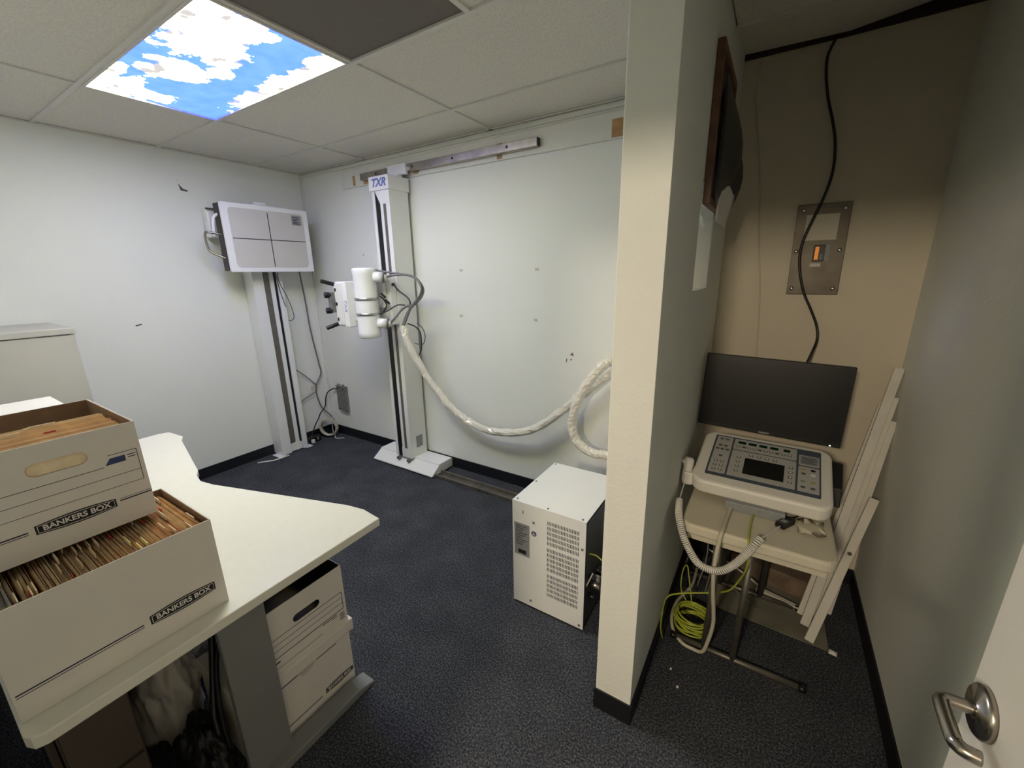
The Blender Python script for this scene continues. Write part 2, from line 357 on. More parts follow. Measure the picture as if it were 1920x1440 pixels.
# ceiling: grid bars and lay-in tiles
ce = struct(MB().box(0.0, 0.022, NY, 0, H-0.004, H+0.002).box(0, PX0, -0.022, 0, H-0.004, H+0.002), 'ceiling', 'grid')
ys = [NY, -2.225, -1.615, -1.035, -0.396, 0.0]
xs_row = {0: [0, .885, 2.085, PX0], 1: [0, .885, 2.085, 3.30, RX], 2: [0, .885, 2.085, 2.712, 3.415, RX], 3: [0, .885, 2.085, PX0], 4: [0, .885, 2.085, PX0]}
gb = 0.011
def tile(x0, x1, y0, y1, m='tile', z=H): B(x0+0.004, x1-0.004, y0+0.004, y1-0.004, z+0.004, z+0.02).build('ceiling_tile', m, ce, bevel=0.003, seg=1)
M['tile_dark'] = mat('grey_return_tile', rgb(112, 106, 100), 0.8, var=0.12, vscale=200, bump=0.4, bscale=300)
for r in range(5):
    y0, y1 = ys[r], ys[r+1]; X = xs_row[r] if r > 2 else xs_row[r] if r == 2 else [0, .885, 2.085, 3.30, RX]
    for i in range(len(X)-1):
        if r == 2 and i == 1: continue                      # the lamp sits here
        if r == 2 and i == 2: tile(X[i], X[i+1], y0, y1, 'tile_dark'); continue
        tile(X[i], X[i+1], y0, y1)
    for xx in X[1:-1]: B(xx-gb, xx+gb, y0, y1, H-0.004, H+0.004).build('grid_bar', 'grid', ce)
for yy in ys[1:-1]: B(0, RX if yy < PY else PX0, yy-gb, yy+gb, H-0.0045, H+0.0045).build('grid_bar', 'grid', ce)
tile(PX1, RX, -1.035, -0.40)
# the alcove's last strip: tile hangs aslant, the dark slot along the wall is a coloured strip
xm = 3.85; tz = [(PX1, .055), (xm, .047), (RX, .10)]
MB()._add([(x, -.395, H+.012) for x, _ in tz] + [(x, -.014, H+h) for x, h in tz] + [(x, -.395, H+.026) for x, _ in tz] + [(x, -.014, H+h+.014) for x, h in tz],
          [(0, 1, 4, 3), (1, 2, 5, 4), (6, 9, 10, 7), (7, 10, 11, 8), (0, 6, 7, 1), (1, 7, 8, 2), (3, 4, 10, 9), (4, 5, 11, 10), (0, 3, 9, 6), (2, 8, 11, 5)]).build('ceiling_tile', 'tile', ce, label='warped ceiling tile strip lifting away from the alcove wall')
struct(MB().prism([(PX1, H+.034), (xm, H+.033), (RX, H+.04), (RX, H+.115), (xm, H+.052), (PX1, H+.06)], 'y', -.012, 0), 'gap_shade_strip', 'plenum')  # added dark strip, its colour stands in for shade in the ceiling gap
B(PX1, RX, -0.41, -0.388, H-0.004, H+0.004).build('grid_bar', 'grid', ce)

# sky light panel
cl = thing('ceiling_light', 'square backlit ceiling light printed with a blue sky and white clouds', 'light', (1.485, -1.325, H))
x0, x1, y0, y1 = .896, 2.076, -1.604, -1.046
MB().holed([(x0, y0), (x1, y0), (x1, y1), (x0, y1)], [[(x0+.012, y0+.012), (x1-.012, y0+.012), (x1-.012, y1-.012), (x0+.012, y1-.012)]], 'z', H-0.008, H+0.01).build('frame', 'grid', cl)
dif = MB()._add([(x0+.01, y0+.01, H), (x0+.01, y1-.01, H), (x1-.01, y1-.01, H), (x1-.01, y0+.01, H)], [(0, 1, 2, 3)]).mesh('cloud_print', (0, 0, 0), fix=False)
dif.materials.append(M['sky']); do = bpy.data.objects.new('cloud_print', dif); COL.objects.link(do); do.parent = cl; do.location = -Vector(cl['_o'])
B(x0+.005, x1-.005, y0+.005, y1-.005, H+0.03, H+0.06).build('housing', 'white_enamel', cl)

# marks on walls
for i, (x, z) in enumerate([(1.788, 1.592), (2.41, 1.589), (1.768, 1.267), (2.402, 1.264)]):
    B(x-.014, x+.014, -0.002, 0, z-.009, z+.009).build('tape_stub', 'tape', wb)
def chip(par, ax, pts):
    MB().prism(pts, ax, *((0.0, 0.0015) if par is wl else (-0.0015, 0.0))).build('wall_chip', 'wall_mark', par)
chip(wb, 'y', [(2.655, 1.05), (2.668, 1.068), (2.68, 1.05), (2.672, 1.045), (2.668, 1.056), (2.662, 1.046)])
chip(wb, 'y', [(2.655, 1.02), (2.662, 1.026), (2.668, 1.02), (2.662, 1.014)])
chip(wb, 'y', [(2.628, 1.02), (2.634, 1.03), (2.632, 1.005), (2.625, 1.0)])
chip(wb, 'y', [(2.79, 0.945), (2.796, 0.95), (2.796, 0.942)])
chip(wb, 'y', [(0.735, 1.735), (0.742, 1.74), (0.746, 1.733), (0.74, 1.728)])
chip(wl, 'x', [(-0.953, 2.225), (-0.93, 2.195), (-0.90, 2.185), (-0.905, 2.175), (-0.945, 2.18)])
chip(wl, 'x', [(-0.955, 2.245), (-0.95, 2.248), (-0.95, 2.243)])
chip(wl, 'x', [(-1.385, 1.258), (-1.35, 1.266), (-1.345, 1.258), (-1.38, 1.25)])

# ------------------------------------------------------------------ header board and wall rail
hb = thing('header_board', 'long white painted board fixed along the top of the back wall', 'board', (1.95, -0.01, 2.25))
B(0.585, PX0-0.005, -0.016, -0.001, 2.255, 2.388).build('board', 'trim', hb, bevel=0.002)
for a, b_, z0, z1 in ((.727, .755, 2.266, 2.338), (2.875, 2.935, 2.262, 2.35), (0.855, 0.93, 2.262, 2.285), (1.40, 1.45, 2.268, 2.345), (2.13, 2.17, 2.262, 2.35)):
    B(a, b_, -0.0175, -0.016, z0, z1).build('bare_patch', 'wood_bare', hb, label='unpainted bare wood patch')
rl = thing('wall_rail', 'square steel rail bolted along the white board high on back wall', 'rail', (1.65, -0.04, 2.28))
B(0.865, 2.44, -0.058, -0.02, 2.284, 2.332).build('rail', 'steel', rl, bevel=0.002)
B(2.4401, 2.4425, -0.056, -0.022, 2.286, 2.330).build('end_cap', 'black', rl)
for x in (1.05, 1.43, 1.80, 2.23): MB().cyl((x, -0.0585, 2.309), (x, -0.05, 2.309), 0.009, n=12).build('bolt_hole', 'black', rl)
for x in (0.95, 1.44, 2.15): B(x-.02, x+.02, -0.02, -0.0175, 2.278, 2.338).build('standoff', 'old_steel', rl)

# ------------------------------------------------------------------ tube stand
ts = thing('x_ray_tube_stand', 'white floor to rail x-ray tube stand with tube head and collimator', 'x-ray stand', (1.25, -0.13, 0))
MB().prism([(-.265, 0.012), (-.265, 0.022), (-.185, 0.075), (-.178, 0.082), (-.012, 0.082), (-.012, 0.012)], 'x', 0.925, 1.61).build('base_cover', 'white_enamel', ts, bevel=0.003)
B(0.925, 1.61, -.175, -.02, 0.082, 0.088).build('base_top', 'white_enamel', ts, bevel=0.002)
B(0.96, 1.58, -.25, -.03, 0.001, 0.012).build('base_roller', 'black', ts)
cx0, cx1, yf, yb = 1.165, 1.342, -.212, -.03
B(cx0, cx1, yf+.022, yb, 0.088, 2.155).build('column', 'white_enamel', ts, bevel=0.002)
for a, b_, nm, m, d in ((cx0, cx0+.028, 'front_flange', 'white_enamel', 0), (cx0+.028, cx0+.077, 'drive_slot', 'black', .004), (cx0+.077, cx0+.106, 'front_strip', 'white_enamel', .001), (cx0+.106, cx0+.137, 'track', 'track_grey', .003), (cx0+.137, cx1, 'front_flange', 'white_enamel', 0)):
    B(a+.0005, b_-.0005, yf+d, yf+.023, 0.089, 2.15 if 'slot' in nm or 'flange' in nm else 2.10).build(nm, m, ts)
MB().prism([(cx0+.03, 2.15), (cx0+.078, 2.06), (cx1-.04, 2.06), (cx1-.04, 2.15)], 'y', yf+.0005, yf+.003).build('top_plate', 'white_enamel', ts)
B(cx0+.07, cx1-.001, yf+.002, yf+.02, 0.089, 0.17).build('bottom_plate', 'white_enamel', ts)
for x in (cx0+.035, cx1-.025): B(x-.012, x+.012, -.235, -.205, 0.062, 0.085).build('foot_clip', 'track_grey', ts)
cap = B(cx0-.012, cx1+.012, yf-.012, yb+.006, 2.15, 2.243).build('cap', 'white_enamel', ts, bevel=0.003)
text('TXR', 0.072, 'txr_blue', cap, frame_m(((cx0+cx1)/2, yf-.0125, 2.197), (1, 0, 0), (0, 0, 1)), sx=1.08, shear=0.3, offset=0.0025)
B(1.205, 1.388, -.085, -.0595, 2.262, 2.334).build('rail_bracket', 'white_enamel', ts, bevel=0.003)
B(1.26, 1.33, -.11, -.06, 2.24, 2.265).build('bracket_foot', 'white_enamel', ts)
MB().cyl((1.388, -.06, 2.30), (1.405, -.06, 2.30), 0.010).build('bracket_knob', 'white_plastic', ts)
B(1.3425, 1.3445, -.145, -.075, 0.165, 0.265).build('rating_label', 'label_grey', ts)
# carriage and arm
B(1.175, 1.335, -.275, yf-.001, 1.205, 1.555).build('carriage', 'white_enamel', ts, bevel=0.008)
B(1.20, 1.3, -.30, -.275, 1.33, 1.53).build('carriage_cover', 'white_enamel', ts, bevel=0.006)
MB().cyl((1.3365, -.245, 1.50), (1.3455, -.245, 1.50), 0.012).build('cable_gland', 'black', ts)
MB().cyl((1.24, -.27, 1.375), (1.24, -.36, 1.375), 0.036).build('arm', 'white_enamel', ts)
tb = MB().lathe((1.238, -.412, 1.126), (0, 0, 1), [(.072, 0), (.078, .006), (.080, .03), (.0805, .04), (.0795, .045), (.0795, .16), (.0795, .33), (.0795, .445), (.082, .452), (.083, .48), (.080, .488), (.066, .494)], 32).build('tube_housing', 'white_enamel', ts)
for z in (1.288, 1.395): MB().lathe((1.238, -.412, z), (0, 0, 1), [(.0796, 0), (.0835, .002), (.0835, .018), (.0796, .02)], 32).build('clamp_band', 'silver', ts)
for z in (1.558, 1.232):
    p = Vector((1.30, -.385, z)); q = Vector((1.352, -.345, z-.008))
    MB().cyl(p, q, 0.036, n=20).build('cable_port', 'white_enamel', ts)
    MB().cyl(q, q+(q-p).normalized()*.010, 0.038, n=20).build('port_ring', 'cable_grey', ts)
    MB().cyl(q+(q-p).normalized()*.010, q+(q-p).normalized()*.03, 0.028, .02, n=16).build('port_cap', 'cream_plastic', ts)
col = B(1.035, 1.15, -.515, -.31, 1.205, 1.528).build('collimator', 'white_enamel', ts, bevel=0.006)
MB().prism([(-.515, 1.235), (-.515, 1.50), (-.50, 1.528), (-.50, 1.205)], 'x', 1.02, 1.036).build('console_side', 'white_enamel', ts)
B(1.03, 1.11, -.523, -.515, 1.22, 1.515).build('control_face', 'white_plastic', ts, bevel=0.003)
B(1.12, 1.17, -.46, -.36, 1.25, 1.45).build('mount_plate', 'panel_grey', ts)
text('TXR', 0.04, 'txr_blue', col, frame_m((1.13, -.5155, 1.36), (0, 0, -1), (1, 0, 0)), sx=1.2, shear=0.3)
for z in (1.47, 1.37, 1.26): B(1.035, 1.052, -.5245, -.523, z-.012, z+.012).build('push_button', 'black', ts)
for z, dz in ((1.505, .03), (1.23, -.03)):
    MB().cyl((1.03, -.505, z), (1.0, -.60, z+dz), 0.014, n=14).build('handle', 'black', ts, bevel=.004)
B(1.0, 1.03, -.56, -.51, 1.31, 1.455).build('knob_bracket', 'cable_grey', ts, bevel=.004)
for z in (1.435, 1.325): MB().cyl((1.015, -.545, z), (1.0, -.585, z), 0.021, n=16).build('knob', 'black', ts, bevel=.003)
TC = [[(1.290,-.36,1.605),(1.395,-.32,1.585),(1.485,-.28,1.572),(1.566,-.26,1.553),(1.619,-.26,1.513),(1.634,-.26,1.466),(1.609,-.26,1.418),(1.546,-.26,1.365),(1.517,-.26,1.338),(1.477,-.265,1.280),(1.44,-.27,1.20)],
      [(1.37,-.335,1.555),(1.447,-.32,1.566),(1.51,-.28,1.568),(1.581,-.25,1.542),(1.631,-.24,1.476),(1.625,-.25,1.422),(1.568,-.255,1.373),(1.505,-.26,1.326),(1.46,-.265,1.267),(1.429,-.27,1.2)],
      [(1.345,-.245,1.50),(1.40,-.25,1.455),(1.483,-.26,1.416),(1.515,-.26,1.376),(1.497,-.265,1.307),(1.442,-.27,1.21)],
      [(1.37,-.335,1.226),(1.408,-.32,1.263),(1.438,-.28,1.318),(1.485,-.265,1.349),(1.518,-.26,1.349),(1.489,-.265,1.288),(1.44,-.27,1.20)],
      [(1.293,-.36,1.289),(1.371,-.34,1.321),(1.426,-.3,1.357),(1.47,-.27,1.356)],
      [(1.45,-.24,1.218),(1.484,-.2,1.195),(1.499,-.17,1.152),(1.5,-.16,1.095),(1.482,-.15,1.014),(1.445,-.14,.967)],
      [(1.408,-.1,1.208),(1.45,-.09,1.168),(1.463,-.08,1.106),(1.454,-.1,1.045),(1.429,-.16,1.057)]]
for i, p in enumerate(TC): cable(p, (.007, .0085, .006, .0085, .005, .005, .004)[i], 8).build('cable', 'cable_dark' if i in (2, 4, 5) else 'cable_grey', ts)
cable([(1.30,-.345,1.42),(1.315,-.33,1.40),(1.335,-.32,1.36),(1.32,-.33,1.32),(1.30,-.345,1.29)], .005).build('cable', 'black', ts)
for p in ((1.30, -.33, 1.44), (1.325, -.32, 1.395)): MB().cyl(p, (p[0]+.03, p[1]+.01, p[2]-.03), .008, n=10).build('connector', 'black', ts)

# floor rail
fr = thing('floor_rail', 'low steel floor rail running from the x-ray stand to white cabinet', 'rail', (2.2, -0.18, 0))
MB().box(0.95, 2.83, -.235, -.13, 0.0, 0.008).box(0.95, 2.83, -.235, -.222, 0.008, 0.028).box(0.95, 2.83, -.16, -.148, 0.008, 0.032).build('channel', 'old_steel', fr, bevel=.001)
for x in (1.70, 2.05, 2.35, 2.42, 2.6): MB().cyl((x, -.2355, .016), (x, -.2345, .016), .006, n=10).build('screw', 'black', fr)

# hoses
def wrap(seed, r):
    def f(t, a, p, d):
        q = p*16 + d*1.1 + Vector((seed, 0, 0)); n1 = noise.noise(q); n2 = noise.noise(p*46 + d*2.2)
        fold = abs(math.sin(t*70+seed+2*noise.noise(p*6)*3 + a*0.6))**10
        return r*(1.04 + .14*n1 + .06*n2 - .06*fold)
    return f
def crumple(o):
    for p in o.data.polygons: p.use_smooth = False
    r_ = random.Random(len(o.data.vertices))
    for v_ in o.data.vertices: v_.co += Vector((r_.uniform(-1, 1), r_.uniform(-1, 1), r_.uniform(-1, 1)))*.0032
HOSE1 = [(1.440,-.27,1.205),(1.458,-.27,1.111),(1.5,-.24,.969),(1.567,-.2,.824),(1.663,-.17,.683),(1.77,-.15,.575),(1.893,-.13,.497),(2.042,-.12,.458),(2.207,-.12,.466),(2.384,-.12,.51),(2.524,-.11,.588),(2.655,-.1,.701),(2.759,-.09,.805),(2.841,-.08,.873),(2.903,-.07,.94),(2.97,-.05,1.0),(3.03,-.03,1.03)]
HOSE2 = [(3.05,-.035,1.06),(2.974,-.1,1.065),(2.943,-.12,1.056),(2.891,-.15,.998),(2.842,-.17,.915),(2.791,-.18,.81),(2.762,-.18,.708),(2.76,-.18,.62),(2.787,-.18,.554),(2.853,-.18,.504),(2.93,-.18,.489),(3.014,-.18,.495),(3.10,-.25,.47),(3.13,-.36,.42),(3.13,-.46,.36)]
o = MB().tube(smooth_path(HOSE1, 6), .026, 10, wrap(1.3, .027)).build('cable_hose', 'wrap'); crumple(o); solo(o, 'long crinkled white cable hose sagging from x-ray stand to back wall', 'hose')
o = MB().tube(smooth_path(HOSE2, 6), .027, 10, wrap(5.1, .028)).build('cable_hose', 'wrap'); crumple(o); solo(o, 'short crinkled white hose looping down behind the partition end', 'hose')
o = MB().lathe((3.05, 0, 1.045), (0, -1, 0), [(.062, 0), (.062, .012), (.048, .014), (.048, .002)], 20).build('hose_grommet', 'black'); solo(o, 'black round wall grommet where both white hoses enter back wall', 'grommet')

# ------------------------------------------------------------------ wall bucky (detector stand)
bk = thing('detector_stand', 'white wall-mounted detector stand with a crosshair panel on tall column', 'x-ray detector', (0.08, -0.51, 0))
B(0.008, .15, -.632, -.548, 0.004, 1.98).build('column_side', 'white_enamel', bk, bevel=.003)
B(0.008, .06, -.548, -.39, 0.004, 1.98).build('column_back', 'white_enamel', bk)
B(.06, .136, -.548, -.495, 0.10, 1.97).build('track', 'track_grey', bk)
B(.06, .144, -.495, -.462, 0.01, 1.97).build('guide', 'white_enamel', bk)
B(.06, .136, -.462, -.437, 0.03, 1.97).build('cable_slot', 'black', bk)
B(.06, .150, -.437, -.392, 0.004, 1.98).build('column_side', 'white_enamel', bk, bevel=.002)
for y in (-.66, -.40): B(.04, .16, y-.012, y+.05, 0.0, 0.004).build('foot_plate', 'white_enamel', bk)
B(.061, .14, -.546, -.44, 0.012, .08).build('bottom_block', 'white_enamel', bk)
B(.15, .185, -.60, -.42, 1.70, 2.0).build('mount', 'white_enamel', bk)
B(.185, .262, -.838, -.19, 1.615, 2.09).build('cassette_body', 'bucky_dark', bk, bevel=.004)
fp = MB().prism(rrect(-.835, -.172, 1.606, 2.097, .012), 'x', .262, .285).build('face_frame', 'white_enamel', bk, bevel=.003)
MB().prism(rrect(-.79, -.215, 1.64, 2.065, .03), 'x', .285, .2865).build('face_panel', 'panel_grey', bk)
B(.2865, .2872, -.51, -.504, 1.645, 2.05).build('crosshair', 'print_black', bk); B(.2865, .2874, -.785, -.218, 1.846, 1.852).build('crosshair', 'print_black', bk)
st = B(.2865, .2875, -.315, -.235, 1.975, 2.05).build('sticker', 'label_grey', bk)
for i in range(5): B(.2875, .2878, -.305, -.25 - .01*(i % 3), 1.985+i*.012, 1.991+i*.012).build('print_line', 'darkgrey', st)
MB().box(.19, .25, -.66, -.30, 2.09, 2.108).box(.2, .24, -.56, -.48, 2.108, 2.13).build('top_latch', 'white_enamel', bk, bevel=.004)
MB().tube(smooth_path([(.225,-.815,2.02),(.22,-.86,1.99),(.21,-.872,1.90),(.20,-.87,1.86)], 5), .011, 10).build('handle_arm', 'white_enamel', bk)
MB().tube(smooth_path([(.235,-.82,1.87),(.21,-.90,1.885),(.19,-.925,1.875),(.19,-.925,1.79),(.20,-.905,1.745),(.235,-.82,1.70),(.25,-.80,1.67)], 6), .008, 10).build('handle', 'chrome', bk)
MB().tube([(.12,-.86,2.06),(.12,-.70,2.06)], .006, 8).build('cable_stub', 'cable_dark', bk)
B(.03, .10, -.85, -.70, 1.86, 2.07).build('handle_plate', 'white_enamel', bk, bevel=.01)
cable([(.18,-.457,1.62),(.19,-.448,1.454),(.19,-.425,1.342),(.18,-.414,1.318)], .003).build('cable', 'black', bk)
cable([(.16,-.43,1.60),(.16,-.425,1.519),(.17,-.379,1.383),(.17,-.349,1.244),(.15,-.359,1.197),(.13,-.386,1.199)], .003).build('cable', 'cable_dark', bk)

# cables in the corner
o = cable([(.035,-.16,1.62),(.025,-.138,1.367),(.025,-.126,1.067),(.025,-.09,.748),(.028,-.085,.64),(.03,-.152,.537),(.03,-.16,.441),(.035,-.13,.305),(.06,-.06,.2),(.1,-.04,.11)], .007).build('grey_cable', 'cable_grey'); solo(o, 'grey cable hanging down the corner behind the detector panel', 'cable')
o = cable([(.06,-.385,.76),(.05,-.348,.74),(.03,-.236,.637),(.03,-.156,.544)], .005).build('grey_cable', 'cable_grey'); solo(o, 'thin grey cable slanting from detector column to the corner cable', 'cable')
o = cable([(.03,-.167,.47),(.03,-.245,.443),(.04,-.32,.422),(.07,-.385,.38)], .004).build('grey_cable', 'cable_grey'); solo(o, 'thin grey cable curving low from corner cable back to detector column', 'cable')
o = cable([(.165,-.03,.485),(.105,-.03,.479),(.048,-.05,.443),(.03,-.07,.387),(.03,-.09,.302),(.06,-.168,.255),(.08,-.21,.216),(.09,-.251,.175),(.09,-.30,.09),(.1,-.33,.045)], .006).build('power_cable', 'black'); solo(o, 'black power cable from wall conduit cover down to the floor', 'cable')
cc = thing('cable_coil', 'cream cable wound in a loose coil standing in the floor corner', 'cable coil', (.08, -.12, 0))
cv = Vector((.085, -.115, .093)); u = Vector((.78, .62, 0)).normalized(); v = Vector((-.2, .1, 1)).normalized(); nrm = u.cross(v).normalized()
for k in range(9):
    rr = .078 + .004*math.sin(k*2.1); off = nrm*(-.03+.0075*k)
    c_ = cv + off + Vector((0, 0, .004*math.cos(k)))
    MB().tube([c_ + u*rr*math.cos(2*PI*i/28) + v*rr*1.02*math.sin(2*PI*i/28) for i in range(29)], .0042, 6).build('cable_loop', 'cable_cream', cc)
cable([cv+u*.06, cv+u*.03+v*.05+nrm*.04, cv+u*.045+v*.12+nrm*.03, cv+u*.075+v*.19]).build('loose_end', 'cable_white', cc) if False else cable([cv+u*.02-v*.06-nrm*.04, cv+u*.02+v*.02-nrm*.045, cv+u*.045+v*.10-nrm*.03, cv+u*.09+v*.16], .0035).build('loose_end', 'cable_white', cc)
cable([cv+u*.04-v*.075-nrm*.03, (.20,-.13,.008), (.27,-.085,.008)], .0035).build('loose_end', 'cable_white', cc)
pw = thing('power_strip', 'black power adapter block lying on carpet beside the detector column', 'power adapter', (.09, -.31, 0))
B(.03, .10, -.355, -.22, 0.0, .055).build('body', 'black', pw, bevel=.006); B(.10, .125, -.33, -.30, .005, .04).build('plug', 'cable_white', pw, bevel=.004); B(.105, .115, -.27, -.25, .02, .05).build('plug', 'cable_grey', pw, bevel=.003)
o = cable([(.19,-.60,.008),(.185,-.68,.008),(.17,-.74,.008),(.10,-.83,.007)], .006).build('white_cable', 'cable_white'); solo(o, 'white cable end on the floor beside the detector stand foot', 'cable')
wo = thing('conduit_cover', 'tall grey metal conduit cover plate low on the back wall corner', 'conduit cover', (.25, -.01, .26))
MB().holed([(.165, .275), (.30, .262), (.305, .52), (.17, .53)], [[(.20, .50), (.225, .50), (.225, .515), (.20, .515)]], 'y', -.035, -.0005).build('plate', 'galv', wo, bevel=.003)
B(.15, .325, -.004, 0, .235, .55).build('wall_plate', 'wall', wo)
for x, z in ((.185, .50), (.275, .497), (.293, .28), (.19, .29)): MB().cyl((x, -.0395, z), (x, -.035, z), .007, n=10).build('screw', 'black', wo)
for x in (.205, .27): B(x-.004, x+.004, -.03, -.022, .52, .545).build('prong', 'galv', wo)
o = thing('wall_outlet', 'small white wall outlet cover on the left wall beside the corner', 'outlet', (0, -.17, .52)); B(.001, .006, -.235, -.13, .46, .555).build('plate', 'white_plastic', o, bevel=.003); B(.006, .009, -.20, -.165, .485, .53).build('socket', 'panel_grey', o)

# ------------------------------------------------------------------ generator cabinet
gn = thing('generator_cabinet', 'white metal generator cabinet with slotted vents beside the partition end', 'cabinet', (3.0, -.77, 0))
gx0, gx1, gy0, gy1, gz0, gz1 = 2.822, 3.186, -.985, -.545, .012, .562
slots = []
for zt, n in ((.508, 5), (.370, 5), (.232, 5)):
    for r in range(5):
        for cidx in range(21):
            x = 3.004 + cidx*.0074; z = zt - r*.0255
            slots.append([(x, z-.019), (x+.0036, z-.019), (x+.0036, z), (x, z)])
MB().holed([(gx0, gz0), (gx1, gz0), (gx1, gz1), (gx0, gz1)], slots, 'y', gy0, gy0+.0015).build('front_panel', 'white_enamel', gn)
MB().box(gx0, gx1, gy0+.0016, gy1, gz1-.002, gz1).box(gx0, gx0+.002, gy0+.0016, gy1, gz0, gz1-.002).box(gx0, gx1, gy1-.002, gy1, gz0, gz1-.002).build('cover', 'white_enamel', gn)
B(gx0+.004, gx1-.012, gy0+.012, gy1-.004, gz0+.01, gz1-.01).build('inner_chassis', 'black', gn)
B(gx1-.012, gx1-.004, gy0+.02, gy1-.01, gz0+.004, gz1-.02).build('side_panel', 'darkgrey', gn)
for x, z in ((2.935, .478), (3.172, .428), (2.918, .045), (3.168, .03)): MB().cyl((x, gy0-.003, z), (x, gy0, z), .006, n=10).build('screw', 'galv', gn)
for x, y in ((2.84, -.965), (3.0, -.972), (3.165, -.972), (2.835, -.78), (2.835, -.56)): MB().cyl((x, y, gz1), (x, y, gz1+.002), .0045, n=8).build('screw', 'darkgrey', gn)
lb = B(2.832, 2.912, gy0-.001, gy0, .282, .452).build('rating_label', 'label_grey', gn)
for i in range(9): B(2.84, 2.90-.012*(i % 3), gy0-.0013, gy0-.001, .435-.012*i, .439-.012*i).build('print_line', 'darkgrey', lb)
B(2.852, 2.895, gy0-.0014, gy0-.001, .292, .312).build('print_block', 'print_black', lb)
MB().cyl((2.936, gy0-.001, .420), (2.936, gy0, .420), .013, n=20).build('earth_sticker', 'print_blue', gn)
MB().box(2.934, 2.938, gy0-.0014, gy0-.001, .412, .428).box(2.928, 2.944, gy0-.0014, gy0-.001, .415, .418).build('earth_symbol', 'white_plastic', gn)
B(2.878, 2.881, gy0-.001, gy0, .505, .522).build('key_slot', 'black', gn)
for x in (2.85, 3.15):
    for y in (-.95, -.58): MB().cyl((x, y, 0), (x, y, gz0+.002), .014, n=10).build('foot', 'black', gn)
cable([(3.182,-.93,.375),(3.22,-.945,.391),(3.26,-.948,.372)], .003).build('earth_wire', 'yellow_green', gn)
cable([(3.182,-.95,.22),(3.20,-.955,.27),(3.21,-.95,.30)], .003).build('earth_wire', 'cream_plastic', gn)
for z in (.20, .235): MB().cyl((3.18, -.90, z), (3.23, -.90, z), .018, n=12).build('connector', 'steel', gn)
for z in (.15, .25): MB().cyl((3.18, -.92, z), (3.215, -.92, z), .012, n=10).build('connector', 'black', gn)
MB().tube(smooth_path([(3.18,-.82,.22),(3.25,-.82,.2),(3.28,-.75,.12),(3.26,-.6,.05),(3.2,-.4,.02)], 6), .02, 10).build('cable', 'black', gn)

# ------------------------------------------------------------------ desk
dk = thing('desk', 'large white office desk with wavy rear edge and grey pedestal leg', 'desk', (2.0, -2.1, 0))
edge = [(.945, -2.42), (.94, -1.66), (.955, -1.618), (1.10, -1.605), (1.17, -1.635), (1.64, -1.745), (1.70, -1.772), (1.77, -1.785), (1.85, -1.772), (2.47, -1.585), (2.55, -1.572), (2.645, -1.582), (2.662, -2.395), (2.655, -2.412), (2.635, -2.42)]
MB().prism(edge, 'z', .711, .74).build('desktop', 'laminate', dk, bevel=.003)
B(2.505, 2.53, -2.07, -1.942, .03, .69).build('leg_panel', 'leg_grey', dk, bevel=.004)
B(2.30, 2.505, -2.06, -1.985, .03, .66).build('leg_core', 'leg_grey', dk, bevel=.004) if False else None
MB().prism([(-2.42, .711), (-1.80, .711), (-1.80, .695), (-1.94, .66), (-2.42, .66)], 'x', 2.495, 2.54).build('top_bracket', 'leg_grey', dk, bevel=.003)
MB().prism([(-2.42, 0), (-1.635, 0), (-1.635, .012), (-1.70, .03), (-2.42, .035)], 'x', 2.503, 2.572).build('foot', 'leg_grey', dk, bevel=.004)
MB().prism([(-2.41, 0), (-2.345, 0), (-2.345, .012), (-2.35, .03), (-2.41, .035)], 'x', 1.0, 1.07).build('foot', 'leg_grey', dk, bevel=.004)
B(1.02, 1.05, -2.40, -2.345, .03, .711).build('leg_panel', 'leg_grey', dk, bevel=.004)
B(1.0, 2.28, -2.40, -2.385, .05, .70).build('modesty_panel', 'desk_brown', dk)
cb = thing('metal_cabinet', 'tall grey metal cabinet against the left wall behind the desk', 'cabinet', (.28, -2.15, 0))
B(.012, .548, -2.50, -1.795, .02, 1.285).build('body', 'cab_grey', cb, bevel=.004)
B(.01, .555, -2.51, -1.788, 1.288, 1.322).build('top', 'cab_grey', cb, bevel=.004)
B(.03, .54, -2.48, -1.81, 0, .02).build('plinth', 'darkgrey', cb)
for z in (.08, .48, .88):
    d = B(.55, .56, -2.47, -1.83, z, z+.37).build('drawer', 'cab_grey', cb, bevel=.003) if False else None
wc = thing('carton', 'white carton with a closed flat lid behind the upper file box', 'box', (1.40, -2.23, .74))
B(1.215, 1.585, -2.42, -2.055, .7405, 1.06).build('body', 'board_white', wc, bevel=.003); B(1.205, 1.595, -2.43, -2.045, 1.03, 1.10).build('lid', 'paper', wc, bevel=.003)

# file boxes
def open_box(t, x0, x1, y0, y1, z0, z1, holes=None, ln='cardboard'):
    hl_ = holes or []
    MB().holed([(y0, z0), (y1, z0), (y1, z1), (y0, z1)], hl_, 'x', x1-.002, x1).build('front_wall', 'board_white', t)
    MB().holed([(y0+.002, z0+.001), (y1-.002, z0+.001), (y1-.002, z1-.0005), (y0+.002, z1-.0005)], hl_, 'x', x1-.004, x1-.0021).build('front_lining', ln, t)
    MB().box(x0, x0+.002, y0, y1, z0, z1).box(x0+.002, x1-.002, y0, y0+.002, z0, z1).box(x0+.002, x1-.002, y1-.002, y1, z0, z1).box(x0+.002, x1-.002, y0+.002, y1-.002, z0, z0+.002).build('walls', 'board_white', t)
    MB().box(x0+.002, x0+.004, y0+.002, y1-.002, z0+.002, z1-.0005).box(x0+.004, x1-.004, y0+.002, y0+.004, z0+.002, z1-.0005).box(x0+.004, x1-.004, y1-.004, y1-.002, z0+.002, z1-.0005).box(x0+.004, x1-.004, y0+.004, y1-.004, z0+.002, z0+.005).build('lining', ln, t)
